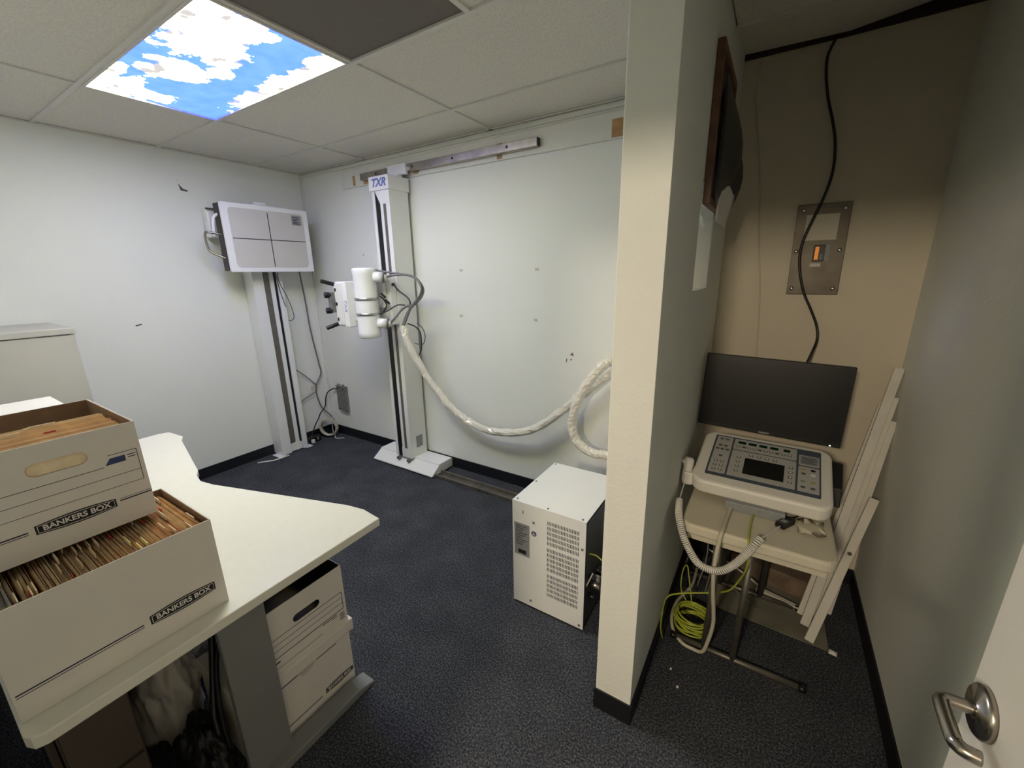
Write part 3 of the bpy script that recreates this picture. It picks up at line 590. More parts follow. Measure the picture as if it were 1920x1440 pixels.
def lines(t, x, segs, m='print', name='printing'):
    mb = MB()
    for ya, za, yb_, zb, th in segs:
        if abs(ya-yb_) > abs(za-zb): mb.box(x, x+.0004, min(ya, yb_), max(ya, yb_), za-th/2, za+th/2)
        else: mb.box(x, x+.0004, ya-th/2, ya+th/2, min(za, zb), max(za, zb))
    return mb.build(name, m, t)
def badge(t, x, y0, y1, z0, z1, bow=.005):
    n = 10; zc = (z0+z1)/2
    top = [(y0+(y1-y0)*i/n, z1 - bow + bow*math.sin(PI*i/n)) for i in range(n+1)]; bot = [(y0+(y1-y0)*i/n, z0 + bow - bow*math.sin(PI*i/n)) for i in range(n, -1, -1)]
    g = MB().prism(top+bot, 'x', x, x+.0006).build('logo_badge', 'print_black', t)
    k = .9
    t2 = [(y, zc+(z-zc)*.80) for y, z in [(y0+(y1-y0)*(.025+.95*i/n), z1-bow+bow*math.sin(PI*i/n)) for i in range(n+1)]]
    b2 = [(y, zc+(z-zc)*.80) for y, z in [(y0+(y1-y0)*(.025+.95*i/n), z0+bow-bow*math.sin(PI*i/n)) for i in range(n, -1, -1)]]
    t3 = [(y0+.0+(y-y0)*.985+.0012, zc+(z-zc)*.90) for y, z in t2]; b3 = [(y0+(y-y0)*.985+.0012, zc+(z-zc)*.90) for y, z in b2]
    MB().holed(t2+b2, [t3+b3], 'x', x+.0006, x+.0008).build('badge_outline', 'paper', g)
    text('BANKERS BOX', (z1-z0)*.56, 'paper', g, frame_m((x+.0009, (y0+y1)/2, zc), (0, 1, 0), (0, 0, 1)), sx=(y1-y0)/((z1-z0)*.56)/7.9, offset=.0004, ext=.0002)
    return g
# lower box
l = thing('file_box', 'white cardboard file box crammed with folders, directly on the desk top', 'box', (2.45, -2.235, .74))
open_box(l, 2.30, 2.602, -2.414, -2.048, .7405, .985)
badge(l, 2.602, -2.203, -2.070, .789, .821)
lines(l, 2.602, [(-2.41, .803, -2.215, .803, .003), (-2.41, .797, -2.215, .797, .0015)])
# upper box
u_ = thing('file_box', 'white file box with printed lines and slot handle, stacked on another box', 'box', (2.27, -2.25, .99))
open_box(u_, 2.085, 2.447, -2.40, -2.103, .988, 1.236, [stadium(-2.244, 1.180, .096, .030)])
badge(u_, 2.447, -2.305, -2.172, 1.034, 1.064)
lines(u_, 2.447, [(-2.385, 1.142, -2.175, 1.142, .0012), (-2.385, 1.115, -2.112, 1.115, .001), (-2.385, 1.087, -2.112, 1.087, .001), (-2.112, 1.087, -2.112, 1.168, .0012), (-2.112, 1.168, -2.165, 1.168, .0012), (-2.395, 1.05, -2.315, 1.05, .003), (-2.395, 1.045, -2.315, 1.045, .0015), (-2.165, 1.05, -2.104, 1.05, .003), (-2.165, 1.055, -2.104, 1.055, .001)])
MB().prism([(-2.172, 1.145), (-2.162, 1.160), (-2.135, 1.160), (-2.135, 1.145)], 'x', 2.447, 2.4475).build('blue_flag', 'print_blue', u_)
lines(u_, 2.447, [(-2.131, 1.158, -2.115, 1.158, .002), (-2.130, 1.152, -2.116, 1.152, .002)], name='small_print')
B(2.43, 2.4428, -2.30, -2.19, 1.155, 1.205).build('hand_flap', 'manila2', u_)
# folders: one sheet pair with a tab, copied
def folder_mesh(wd, ht, seed):
    rnd = random.Random(seed); mb = MB()
    n = 6
    for sgn, g in ((1, .0030), (-1, .0030)):
        pts = []
        for j in range(3):
            for i in range(n+1):
                bow = sgn*(g + .0012*math.sin(PI*i/n)*(j/2)) + .0008*noise.noise(Vector((seed, i*.7, j)))
                pts.append((wd*(i/n-.5), bow, ht*j/2 - (.003 if sgn < 0 and j == 2 else .009 if sgn == .2 and j == 2 else 0)))
        fs = [(j*(n+1)+i, j*(n+1)+i+1, (j+1)*(n+1)+i+1, (j+1)*(n+1)+i) for j in range(2) for i in range(n)]
        mb._add(pts, fs, True)
    nf = len(mb.f); zt = ht-.011
    mb.box(-wd/2+.004, wd/2-.004, -.0022, .0022, .01, zt)
    me = mb.mesh('file_folder', fix=False)
    me['fill'] = nf
    return me
def tab_mesh(w_, h_):
    return MB().box(-w_/2, w_/2, -.0009, .0009, 0, h_).mesh('tab')
fold = {}
for key, wd, ht in (('a', .285, .222), ('b', .275, .225)):
    for i, mm in enumerate(('manila', 'manila2', 'manila3', 'paper')):
        for s_ in range(3):
            me = folder_mesh(wd, ht, i*5+s_+(0 if key == 'a' else 50)); me.materials.append(M[mm]); me.materials.append(M['manila2' if mm != 'paper' else 'paper'])
            for p_ in me.polygons:
                if p_.index >= me['fill']: p_.material_index = 1
            del me['fill']; fold[key, mm, s_] = me
tabs = {}
for mm in ('manila', 'manila2', 'tab_red', 'tab_yellow', 'paper'):
    me = tab_mesh(.045, .012) if mm != 'tab_red' else tab_mesh(.02, .007); me.materials.append(M[mm]); tabs[mm] = me
def put_folder(key, mm, loc, rz, tilt, label, group, tab, tabx):
    f = bpy.data.objects.new('file_folder', fold[key, mm, random.randrange(3)]); COL.objects.link(f)
    f.matrix_world = Matrix.Translation(loc) @ Matrix.Rotation(rz, 4, 'Z') @ Matrix.Rotation(tilt, 4, 'X')
    f['label'] = label; f['category'] = 'folder'; f['group'] = group
    if tab:
        t_ = bpy.data.objects.new('tab', tabs[tab]); COL.objects.link(t_); t_.parent = f; t_.location = (tabx, .0015, .218)
    return f
rnd = random.Random(3)
N = 50
for i in range(N):
    y = -2.402 + (2.402-2.062)*i/(N-1)
    pale = i < 5
    mm = 'paper' if pale else rnd.choice(['manila', 'manila', 'manila2', 'manila3'])
    tb_ = rnd.choice(['manila', 'manila2', 'manila', 'tab_red', 'tab_yellow', 'manila2', None])
    put_folder('a', mm, (2.449+rnd.uniform(-.003, .003), y, .7465+rnd.uniform(-.0005, .006)), 0, rnd.uniform(-.035, .01) + .0, 
               'pale paper folder at the camera end of the lower file box' if pale else 'manila folder %s, packed upright in the lower file box' % {'tab_red': 'with a small red tab', 'tab_yellow': 'with a pale yellow tab', None: 'without a tab'}.get(tb_, 'with a plain buff tab'),
               'pale folders in the lower file box' if pale else 'manila folders in the lower file box', tb_, rnd.choice([-.11, -.05, .0, .06, .11]) + rnd.uniform(-.01, .01))
N = 30
for i in range(N):
    x = 2.436 - (2.436-2.235)*i/(N-1)
    mm = rnd.choice(['manila', 'manila2', 'manila2', 'manila3']) if i < 27 else 'paper'
    tb_ = rnd.choice(['manila', 'manila2', None, None, None, None, None, 'tab_red'])
    put_folder('b', mm, (x, -2.258+rnd.uniform(-.003, .003), .994+rnd.uniform(0, .012)), PI/2, rnd.uniform(-.015, .02),
               '%s folder %s standing in the upper, slot-handled file box' % ('white' if mm == 'paper' else 'manila', {'tab_red': 'with a small red tab', None: 'without a tab'}.get(tb_, 'with a plain buff tab')), 'folders in the upper file box', tb_, rnd.choice([-.09, -.03, .03]))
# boxes under the desk
b4 = thing('file_box', 'lidded white file box on the carpet under the desk', 'box', (2.34, -1.84, 0))
B(2.19, 2.488, -2.045, -1.66, 0.001, .25).build('body', 'board_white', b4, bevel=.003)
MB().box(2.18, 2.50, -1.94, -1.645, .238, .29).box(2.18, 2.495, -2.05, -1.94, .238, .29).build('lid', 'board_white', b4, bevel=.006)
badge(b4, 2.488, -1.785, -1.665, .045, .075)
lines(b4, 2.488, [(-2.03, .055, -1.80, .055, .003), (-2.03, .05, -1.80, .05, .001), (-1.94, .226, -1.86, .226, .004), (-1.80, .226, -1.72, .226, .003)])
MB().prism([(-1.88, .24), (-1.80, .24), (-1.815, .215), (-1.85, .205), (-1.87, .225)], 'x', 2.4885, 2.4895).build('tape_strip', 'tape', b4)
b3 = thing('file_box', 'open empty white file box stacked on a lidded box under the desk', 'box', (2.29, -1.81, .29))
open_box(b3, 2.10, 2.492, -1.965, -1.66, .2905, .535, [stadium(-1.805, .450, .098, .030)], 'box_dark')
lines(b3, 2.492, [(-1.95, .425, -1.672, .425, .002), (-1.95, .402, -1.672, .402, .0015), (-1.95, .379, -1.672, .379, .0015), (-1.95, .353, -1.672, .353, .0025), (-1.672, .353, -1.672, .425, .002), (-1.95, .312, -1.76, .312, .0012)], 'print_black')
lines(b3, 2.492, [(-1.69+.0, .336-.008*i, -1.67+.0, .336-.008*i, .003) for i in range(4)] + [(-1.76, .345, -1.70, .345, .003), (-1.72, .337, -1.70, .337, .002), (-1.95, .335, -1.915, .335, .005)], 'print_black', 'small_print')
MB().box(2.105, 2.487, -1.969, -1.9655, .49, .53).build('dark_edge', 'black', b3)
pd = thing('drawer_pedestal', 'brown drawer pedestal in the shade under the desk', 'drawers', (2.0, -2.32, 0))
B(1.75, 2.33, -2.382, -2.24, .002, .69).build('body', 'desk_brown', pd, bevel=.003)
for z in (.04, .26, .48): B(2.33, 2.345, -2.378, -2.244, z, z+.20).build('drawer', 'desk_brown', pd, bevel=.002)
# clutter beneath
def blob(c, s, seed, m, name, label, cat, n=72, rough=.25, fl=0.0):
    mb = MB(); vs = []; fs = []; R = n//2
    for j in range(R+1):
        a = PI*j/R
        for i in range(n):
            d = Vector((math.sin(a)*math.cos(2*PI*i/n), math.sin(a)*math.sin(2*PI*i/n), math.cos(a)))
            k = 1 + rough*noise.noise(d*1.8+Vector((seed, 0, 0))) - rough*.55*abs(noise.noise(d*3.2+Vector((0, seed, 0)))) - rough*.4*abs(noise.noise(d*7.5+Vector((0, 0, seed)))) + rough*.25
            p = Vector(c) + Vector((d.x*s[0], d.y*s[1], d.z*s[2]))*k; p.z = max(p.z, fl); vs.append(p)
    for j in range(R):
        for i in range(n): fs.append((j*n+i, (j+1)*n+i, (j+1)*n+(i+1) % n, j*n+(i+1) % n))
    mb._add(vs, fs, True); o_ = mb.build(name, m); solo(o_, label, cat); return o_
blob((2.10, -2.125, .22), (.15, .085, .25), 3.0, 'bag', 'plastic_bag', 'crumpled pale plastic bag standing under the desk', 'bag', rough=.45, fl=.002)
blob((1.86, -1.93, .22), (.13, .11, .24), 9.0, 'bag', 'plastic_bag', 'crumpled dusky plastic bag behind the desk leg and cables', 'bag', rough=.4, fl=.002)
blob((2.37, -2.13, .10), (.10, .06, .12), 5.0, 'black_bag', 'black_bag', 'black bag slumped on the floor beside the grey desk leg', 'bag', rough=.35, fl=.002)
o = cable([(2.20,-1.99,.70),(2.28,-2.0,.60),(2.33,-2.03,.45),(2.36,-2.06,.33),(2.40,-2.09,.235),(2.44,-2.10,.14)], .011).build('black_cable', 'black'); solo(o, 'thick black cable hanging under the desk beside its grey leg', 'cable')
o = cable([(2.23,-1.985,.70),(2.31,-1.995,.62),(2.37,-2.015,.50),(2.38,-2.05,.38),(2.41,-2.075,.25),(2.45,-2.085,.12)], .008).build('black_cable', 'black'); solo(o, 'thinner black cable hanging under the desk against the bag', 'cable')

# ------------------------------------------------------------------ alcove: picture, plate, breaker, cables
pf = thing('picture_frame', 'wood framed dark poster on the partition with loose prints tucked in', 'picture', (PX1, -.58, 1.78))
MB().holed([(-.785, 1.785), (-.385, 1.785), (-.385, 2.262), (-.785, 2.262)], [[(-.76, 1.81), (-.41, 1.81), (-.41, 2.237), (-.76, 2.237)]], 'x', PX1+.001, PX1+.024).build('frame', 'frame_wood', pf, bevel=.002)
B(PX1+.001, PX1+.012, -.761, -.409, 1.809, 2.238).build('poster', 'poster', pf)
def sheet(pts, name, m, parent, th=.0015):
    # rows of (x,y,z) points, lofted and given thickness along x
    r, c_ = len(pts), len(pts[0]); mb = MB(); V0 = [Vector(p) for row in pts for p in row]; V1 = [p+Vector((th, 0, 0)) for p in V0]; n = r*c_
    fs = []
    for j in range(r-1):
        for i in range(c_-1):
            q = (j*c_+i, j*c_+i+1, (j+1)*c_+i+1, (j+1)*c_+i); fs += [q, tuple(n+k for k in reversed(q))]
    bd = [i for i in range(c_)] + [(j+1)*c_-1 for j in range(1, r)] + [(r-1)*c_+i for i in range(c_-2, -1, -1)] + [j*c_ for j in range(r-2, 0, -1)]
    fs += [(bd[k], bd[(k+1) % len(bd)], bd[(k+1) % len(bd)]+n, bd[k]+n) for k in range(len(bd))]
    mb._add(V0+V1, fs, True); return mb.build(name, m, parent)
def curl(y0, y1, z0, z1, bow, lift):
    rows = []
    for j in range(9):
        t_ = j/8; z = z1+(z0-z1)*t_
        rows.append([(PX1+.026+bow*math.sin(PI*min(1, t_*1.05))*(i/6)**1.3 + lift*t_*t_*(i/6), y0+(y1-y0)*(i/6), z - .01*(i/6)) for i in range(7)])
    return rows
sheet(curl(-.70, -.42, 1.80, 2.20, .045, .0), 'loose_print', 'poster', pf)
sheet(curl(-.62, -.40, 1.745, 2.02, .03, .012), 'loose_print', 'paper', pf)
sheet(curl(-.58, -.37, 1.775, 2.10, .05, .01), 'loose_print', 'poster', pf)
bp = thing('breaker_panel', 'grey steel breaker panel cover on the alcove back wall', 'breaker panel', (3.87, 0, 1.65))
MB().holed([(3.772, 1.452), (3.966, 1.452), (3.962, 1.845), (3.766, 1.845)], [[(3.852, 1.60), (3.892, 1.60), (3.892, 1.668), (3.852, 1.668)]], 'y', -.014, -.0005).build('cover', 'breaker', bp, bevel=.002)
for x, z in ((3.79, 1.82), (3.94, 1.82), (3.785, 1.645), (3.945, 1.645), (3.79, 1.478), (3.945, 1.478)): MB().lathe((x, -.0145, z), (0, -1, 0), [(.009, 0), (.007, .003), (.002, .004)], 12).build('screw', 'silver', bp)
B(3.805, 3.925, -.0152, -.0145, 1.69, 1.80).build('paper_label', 'cream_plastic', bp, label='faded paper label')
B(3.845, 3.885, -.0152, -.0145, 1.575, 1.59).build('small_label', 'panel_grey', bp)
B(3.853, 3.891, -.004, -.001, 1.60, 1.668).build('breaker_recess', 'black', bp)
B(3.857, 3.871, -.012, -.004, 1.606, 1.662).build('breaker_toggle', 'copper', bp); B(3.876, 3.888, -.01, -.004, 1.606, 1.63).build('breaker_toggle', 'cable_grey', bp)
B(3.895, 3.91, -.0152, -.0145, 1.60, 1.67).build('side_label', 'label_grey', bp)
BLK = [(3.812,-.02,2.482),(3.795,-.028,2.44),(3.787,-.03,2.401),(3.794,-.025,2.335),(3.813,-.025,2.253),(3.843,-.025,2.159),(3.863,-.025,2.076),(3.871,-.025,1.972),(3.855,-.025,1.868),(3.823,-.03,1.76),(3.802,-.03,1.67),(3.807,-.03,1.577),(3.836,-.03,1.469),(3.877,-.03,1.384),(3.909,-.03,1.312),(3.92,-.04,1.251),(3.907,-.08,1.194),(3.875,-.2,1.13),(3.84,-.26,1.08)]
o = cable(BLK, .0055, 8).build('monitor_cable', 'black'); solo(o, 'long black cable snaking from the ceiling slot down to the monitor', 'cable')
o = cable([(3.547,-.02,2.45),(3.546,-.004,2.38),(3.542,-.004,2.325),(3.569,-.004,2.17),(3.6,-.004,1.988),(3.629,-.004,1.704),(3.665,-.004,1.428),(3.69,-.004,1.05),(3.69,-.004,.8)], .003).build('painted_wire', 'wall_beige'); solo(o, 'thin painted-over wire running down the alcove back wall', 'wire')

# ------------------------------------------------------------------ folding table
tt = thing('folding_table', 'small cream folding table with dark steel legs in the alcove', 'table', (3.775, -.5, 0))
MB().prism(rrect(3.535, 4.015, -.925, -.06, .045), 'z', .612, .655).build('tabletop', 'cream_plastic', tt, bevel=.010, seg=3)
B(3.56, 3.99, -.89, -.09, .575, .612).build('apron', 'cream_plastic', tt)
for y, nm in ((-.80, 1), (-.345, 2)):
    m_ = 'darkgrey'
    MB().tube([(3.535, y, .014), (4.005, y, .014)], .0115, 12).build('foot_bar', 'old_steel', tt)
    for x in (3.525, 3.995): MB().tube([(x, y, .014), (x+.025, y, .014)], .0145, 12).build('foot_cap', 'black', tt)
    for x in (3.66, 3.768) if nm == 1 else (3.675, 3.85):
        MB().tube([(x, y, .014), (x+.012, y, .58)], .0125 if nm == 1 else .014, 12).build('leg', 'old_steel' if nm == 1 else 'darkgrey', tt)
    B(3.60, 3.90, y-.012, y+.012, .555, .58).build('leg_hinge', 'darkgrey', tt)
MB().tube([(3.665, -.80, .33), (3.68, -.345, .33)], .006, 8).build('brace', 'darkgrey', tt)

# console
T = Matrix.Translation((3.765, -.722, .684)) @ Matrix.Rotation(math.radians(-1.5), 4, 'Z') @ Matrix.Rotation(math.radians(14), 4, 'X')
cn = thing('control_console', 'white tilted control console with rows of buttons on folding table', 'console', (3.762, -.55, .655))
CW, CD = .474, .375
MB(T).prism(rrect(-CW/2, CW/2, 0, CD, .05, 8), 'z', 0, .064).build('body', 'white_plastic', cn, bevel=.014, seg=4)
B(3.665, 3.865, -.745, -.45, .6555, .69).build('plinth', 'label_grey', cn, bevel=.003)
B(3.62, 3.90, -.50, -.40, .6555, .728).build('rear_support', 'darkgrey', cn)
ox0, ox1, oy0, oy1 = -CW/2+.045, CW/2-.038, .052, CD-.03
def ov(u, v): return ox0+(ox1-ox0)*u, oy1-(oy1-oy0)*v
def plate(u0, u1, v0, v1, z0, z1, m, name, r=.004):
    a, b_ = ov(u0, v1), ov(u1, v0); return MB(T).prism(rrect(a[0], b_[0], a[1], b_[1], r, 3), 'z', z0, z1).build(name, m, cn)
plate(0, 1, 0, 1, .064, .0655, 'overlay', 'overlay', .006)
for u0, u1, v0, v1 in ((.02, .182, .03, .935), (.20, .792, .03, .30), (.20, .792, .325, .935), (.812, .985, .405, .935), (.812, .985, .14, .375)):
    plate(u0, u1, v0, v1, .0655, .0665, 'keypad', 'keypad')
plate(.825, .975, .165, .35, .0665, .067, 'label_grey', 'instruction_label')
for i in range(5): plate(.835, .96-.02*(i % 2), .19+.03*i, .20+.03*i, .067, .0673, 'darkgrey', 'print_line', .0004)
plate(.335, .695, .475, .84, .0665, .0675, 'lcd', 'screen', .002)
for u in (.238, .34, .442, .546): plate(u, u+.078, .085, .145, .0665, .0672, 'green_led', 'display', .001)
plate(.672, .732, .085, .145, .0665, .0672, 'green_led', 'display', .001)
bme = {}
for k_, mm in (('d', 'button'), ('w', 'button_white'), ('g', 'button_green'), ('y', 'button_yellow'), ('k', 'black')):
    me = MB().prism(rrect(-.0072, .0072, -.0056, .0056, .0015, 2), 'z', 0, .0016).mesh('button'); me.materials.append(M[mm]); bme[k_] = me
cap_me = MB().prism(rrect(-.0036, .0036, -.0030, .0030, .001, 2), 'z', 0, .0006).mesh('button_mark'); cap_me.materials.append(M['button_white'])
def button(u, v, k_='d', mark=True):
    x, y = ov(u, v); o_ = share(bme[k_], 'button', cn, mw=T @ Matrix.Translation((x, y, .0665)))
    if mark and k_ == 'd':
        q = bpy.data.objects.new('button_mark', cap_me); COL.objects.link(q); q.parent = o_; q.location = (0, 0, .0016)
for i, u in enumerate((.248, .302, .352, .405, .457, .51, .563, .617, .675, .73)): button(u, .225, mark=i % 3 != 1)
for u in (.385, .458, .532, .606): button(u, .405)
for i in range(4): button(.275, .49+.105*i); button(.748, .50+.105*i)
for u, v in ((.07, .10), (.125, .10), (.07, .27), (.125, .27), (.05, .365), (.10, .365), (.15, .365), (.10, .53), (.07, .665), (.13, .665), (.07, .765), (.13, .765), (.07, .865), (.13, .865)): button(u, v, mark=v > .6)
for u, v, k_ in ((.855, .47, 'y'), (.935, .47, 'k'), (.855, .565, 'd'), (.935, .565, 'w'), (.855, .73, 'g'), (.935, .73, 'y'), (.855, .845, 'd'), (.935, .845, 'd')): button(u, v, k_, False)
# hand switch
HS0 = len(bpy.data.objects)
hs = thing('hand_switch', 'white hand switch in the holder on the console side', 'switch', (3.505, -.58, .72))
B(3.496, 3.532, -.685, -.60, .69, .745).build('holder', 'white_plastic', hs, bevel=.004)
MB().lathe((3.506, -.67, .70), (0, .35, .93), [(.012, -.015), (.019, 0), (.021, .03), (.018, .055), (.021, .07), (.021, .09), (.013, .10)], 16).build('grip', 'white_plastic', hs)
MB().cyl((3.50, -.65, .775), (3.486, -.668, .785), .008, n=12).build('trigger', 'white_plastic', hs)
CORD = [(3.503,-.67,.70),(3.503,-.72,.685),(3.506,-.80,.672),(3.524,-.9,.666),(3.55,-.95,.624),(3.58,-.97,.579),(3.613,-.97,.535),(3.654,-.97,.523),(3.691,-.97,.534),(3.725,-.96,.564),(3.755,-.955,.613),(3.778,-.952,.663),(3.793,-.935,.682)]
def coil(path, r, wire, turns, k=10):
    sp = smooth_path(path, 24); L = [0]
    for a, b_ in zip(sp, sp[1:]): L.append(L[-1]+(b_-a).length)
    tot = L[-1]; n = turns*k; out = []; u = None; j = 0
    for i in range(n+1):
        s_ = tot*i/n
        while j < len(L)-2 and L[j+1] < s_: j += 1
        f = (s_-L[j])/(L[j+1]-L[j]); p = sp[j].lerp(sp[j+1], f); t_ = (sp[j+1]-sp[j]).normalized()
        u = t_.orthogonal().normalized() if u is None else (u-t_*u.dot(t_)).normalized(); v_ = t_.cross(u); a = 2*PI*i/k
        out.append(p+u*r*math.cos(a)+v_*r*math.sin(a))
    return MB().tube(out, wire, 5)
cord = thing('coiled_cord', 'white coiled cord looping from hand switch to black adapter', 'cord', (3.65, -.95, .52))
coil(CORD[2:], .0115, .0027, 82).build('coil', 'cable_white', cord)
cable([(3.506,-.665,.725)]+CORD[:3], .003).build('lead', 'cable_white', cord); cable([(3.793,-.935,.682),(3.815,-.88,.676),(3.852,-.79,.667)], .003).build('lead', 'cable_white', cord)
ad = thing('adapter', 'small black cable adapter lying on the cream table top', 'adapter', (3.87, -.77, .655))
Ta = Matrix.Translation((3.868, -.755, .656)) @ Matrix.Rotation(math.radians(60), 4, 'Z')
MB(Ta).box(-.038, .03, -.017, .017, 0, .02).build('body', 'black', ad, bevel=.003); MB(Ta).box(.03, .045, -.01, .01, .004, .016).build('plug', 'steel', ad); MB(Ta).box(-.02, 0, -.009, .009, .02, .0206).build('sticker', 'label_grey', ad)
cable([(3.887,-.71,.666),(3.91,-.68,.668),(3.92,-.62,.667),(3.915,-.55,.665)], .003).build('lead', 'black', ad)
o = cable([(3.69,-.60,.668),(3.69,-.70,.664),(3.681,-.83,.664),(3.676,-.928,.664),(3.671,-.947,.63),(3.667,-.95,.52),(3.673,-.93,.404),(3.682,-.9,.298),(3.686,-.88,.219),(3.677,-.86,.12),(3.66,-.845,.035),(3.62,-.83,.012),(3.575,-.82,.012),(3.531,-.77,.012),(3.51,-.697,.02),(3.515,-.612,.03),(3.537,-.52,.02),(3.559,-.43,.02),(3.558,-.30,.02)], .0075, 8).build('console_cable', 'cable_cream'); solo(o, 'thick cream cable drooping off the table and looping on the carpet', 'cable')
o = cable([(3.775,-.62,.668),(3.765,-.746,.662),(3.760,-.83,.662),(3.759,-.93,.662),(3.764,-.945,.63),(3.767,-.93,.59),(3.766,-.9,.521),(3.754,-.85,.44),(3.727,-.815,.351),(3.683,-.78,.29),(3.615,-.78,.256),(3.545,-.8,.236),(3.497,-.81,.20),(3.492,-.86,.15),(3.495,-.875,.09),(3.50,-.84,.008)], .0036, 6).build('earth_cable', 'yellow_green'); solo(o, 'yellow-green earth cable running from table edge across to partition', 'cable')
gc = thing('cable_coil', 'coil of bright yellow-green cable on the carpet under the table', 'cable coil', (3.60, -.69, 0))
for k in range(11):
    rx = .072 + .006*math.sin(k*1.9); ry = .072 + .006*math.cos(k*1.3); c_ = Vector((3.598+.006*math.sin(k*2.7), -.69+.007*math.cos(k*1.7), .0055+.0065*k))
    tl = .18*math.sin(k*1.1)
    MB().tube([c_ + Vector((rx*math.cos(2*PI*i/30), ry*math.sin(2*PI*i/30), .012*math.sin(2*PI*i/30+k)*min(1, k/2))) for i in range(31)], .0042, 6).build('cable_loop', 'yellow_green', gc)
cable([(3.58,-.62,.06),(3.55,-.57,.16),(3.535,-.55,.20),(3.52,-.56,.17),(3.525,-.60,.10),(3.56,-.625,.06)], .003).build('loose_end', 'yellow_green', gc)
o = thing('black_box', 'small black box standing on the table right of the console', 'box', (4.0, -.45, .655)); MB().prism([(-.52, .656), (-.40, .656), (-.36, .70), (-.37, .79), (-.41, .80), (-.50, .73)], 'x', 4.006, 4.05).build('case', 'black', o, bevel=.004)
o = sheet([[(3.905+.02*i+.0, -.79+.035*j, .657+.012*math.sin(i*1.1+j)**2) for i in range(5)] for j in range(4)], 'plastic_scrap', 'cream_plastic', None); solo(o, 'crumpled clear plastic scrap on the table beside black adapter', 'plastic scrap')

# monitor
mo = thing('monitor', 'wide black flat monitor standing behind the control console', 'monitor', (3.765, -.29, .655))
Tm = Matrix.Translation((3.763, -.315, .84)) @ Matrix.Rotation(math.radians(-1.5), 4, 'Z') @ Matrix.Rotation(math.radians(-4), 4, 'X') @ Matrix.Rotation(math.radians(1.0), 4, 'Y')
MB(Tm).box(-.278, .278, -.012, .018, 0, .345).build('housing', 'black', mo, bevel=.003)
MB(Tm).box(-.272, .272, -.0135, -.012, .018, .34).build('screen', 'screen', mo)
MB(Tm).box(.24, .245, -.0135, -.012, .004, .008).build('power_light', 'led', mo)
MB(Tm).box(-.02, .02, -.0128, -.012, .006, .012).build('maker_mark', 'label_grey', mo)
MB(Tm).box(-.09, .09, .018, .075, .08, .26).build('rear_bulge', 'black', mo, bevel=.01)
B(3.72, 3.80, -.245, -.02, .97, 1.05).build('wall_arm', 'black', mo, bevel=.004); B(3.71, 3.83, -.02, 0, .93, 1.09).build('wall_bracket', 'black', mo, bevel=.003)

# leaning strips in the corner
strips = [((4.041, -.527, .010), (4.205, -.235, .60), .034, .016, 'short white strip with a knot hole, its foot nearest the camera'),
          ((4.029, -.436, .010), (4.226, -.045, 1.145), .034, .016, 'longest white strip leaning in the corner to the right of the monitor'),
          ((4.017, -.373, .010), (4.20, -.04, .98), .030, .014, 'rearmost thin white strip leaning in the corner beside the wood block'),
          ((4.115, -.30, .010), (4.226, -.10, .92), .045, .012, 'wide white strip leaning in the corner nearest the right wall'),
          ((4.075, -.36, .010), (4.226, -.075, 1.02), .030, .012, 'white strip leaning between the longest one and the wide one')]
for p, q, wd, th, lab in strips:
    o = MB().bar(p, q, wd, th, (0, -1, .5)).build('leaning_strip', 'pvc', bevel=.002); solo(o, lab, 'strip')
    if 'knot' in lab: MB().cyl((4.142, -.357, .378), (4.140, -.364, .382), .008, n=10).build('knot_hole', 'wall_mark', o)

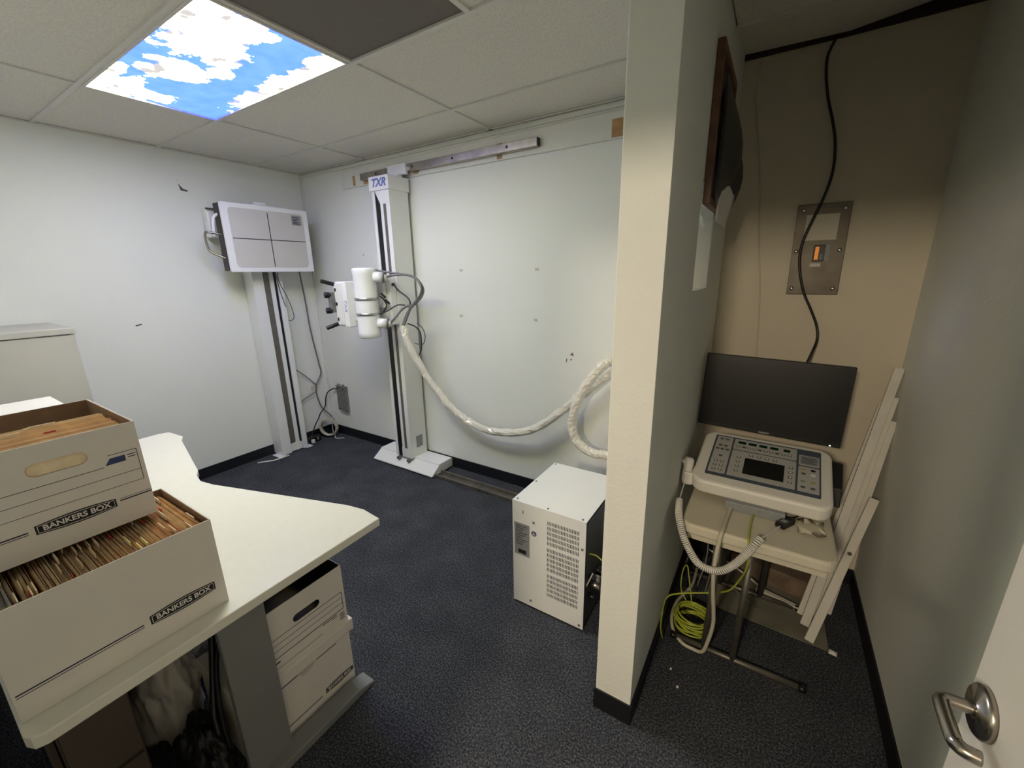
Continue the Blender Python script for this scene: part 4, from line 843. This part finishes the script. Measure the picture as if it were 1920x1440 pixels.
# under-table clutter
o = MB().bar((3.72, -.12, .055), (4.10, -.19, .055), .16, .10).build('wood_plank', 'plank', bevel=.004); solo(o, 'dusty brown wood block on the bare floor behind the table', 'wood block')
o = MB().bar((3.835, -.30, .016), (4.06, -.36, .016), .026, .02).build('trim_strip', 'pvc', bevel=.002); solo(o, 'short white strip lying on bare floor before the wood block', 'strip')
for i, (p, m_, r_, lab) in enumerate([
    ([(3.50,-.15,.04),(3.50,-.25,.12),(3.52,-.30,.20),(3.53,-.27,.24),(3.55,-.20,.15),(3.54,-.14,.05)], 'black', .012, 'thick black cable looped in the dark alcove corner under the table'),
    ([(3.50,-.40,.02),(3.51,-.46,.10),(3.53,-.42,.18),(3.55,-.35,.12),(3.56,-.30,.03)], 'black', .009, 'black cable arched beside the partition baseboard under the table'),
    ([(3.56,-.10,.10),(3.58,-.22,.26),(3.60,-.34,.14),(3.58,-.44,.02)], 'cable_grey', .004, 'thin grey cable arcing down left of the table legs'),
    ([(3.60,-.05,.12),(3.61,-.20,.30),(3.63,-.36,.12),(3.62,-.46,.02)], 'cable_grey', .003, 'second thin grey cable hanging beside the rear table leg'),
    ([(3.55,-.12,.17),(3.66,-.10,.15),(3.78,-.11,.14),(3.88,-.20,.125)], 'cable_white', .006, 'upper pale cable lying across the clutter under the table'),
    ([(3.60,-.22,.10),(3.70,-.24,.07),(3.80,-.28,.05),(3.86,-.30,.02)], 'cable_white', .005, 'lower pale cable lying across the clutter under the table'),
    ([(3.56,-.28,.03),(3.68,-.33,.02),(3.80,-.40,.012),(3.84,-.44,.01)], 'cable_grey', .004, 'grey cable flat on the bare concrete near the table leg')]):
    o = cable(p, r_).build('loose_cable', m_); solo(o, lab, 'cable')
o = B(3.50, 3.60, -.16, -.03, 0, .16).build('dark_box', 'black', bevel=.006); solo(o, 'black box in the dark corner beside the partition under table', 'box')
for p, s_, lab in (((4.125, -.535), .016, 'white paper scrap on the carpet at the concrete strip corner'), ((3.562, -.965), .004, 'tiny white fleck on carpet below the table foot bar'), ((3.60, -1.03), .005, 'tiny white fleck on carpet nearer the partition end')):
    o = MB()._add([(p[0]-s_, p[1]-s_*.6, .001), (p[0]+s_*.8, p[1]-s_, .002), (p[0]+s_, p[1]+s_*.5, .004), (p[0]-s_*.6, p[1]+s_*.7, .006), (p[0], p[1], .010)], [(0, 1, 4), (1, 2, 4), (2, 3, 4), (3, 0, 4), (3, 2, 1, 0)]).build('paper_scrap', 'paper'); solo(o, lab, 'paper scrap')

# ------------------------------------------------------------------ door
dr = B(4.03, 4.07, -2.545, -1.70, .012, 2.02).build('door_1', 'door', kind='structure', bevel=.002)
hy, hz = -1.747, 1.012
dh = MB().lathe((4.03, hy, hz), (-1, 0, 0), [(.034, 0), (.034, .006), (.030, .010), (.012, .011), (.012, .012)], 32).build('rosette', 'chrome', dr)
lv = [(4.02, hy, hz), (3.998, hy, hz), (3.989, hy-.003, hz), (3.986, hy-.012, hz), (3.986, hy-.058, hz-.003), (3.988, hy-.066, hz-.003), (3.994, hy-.071, hz-.003), (4.006, hy-.073, hz-.003)]
MB().tube(smooth_path(lv, 4), .0085, 14).build('lever', 'chrome', dr)

for o in list(bpy.data.objects):
    if '_o' in o: del o['_o']
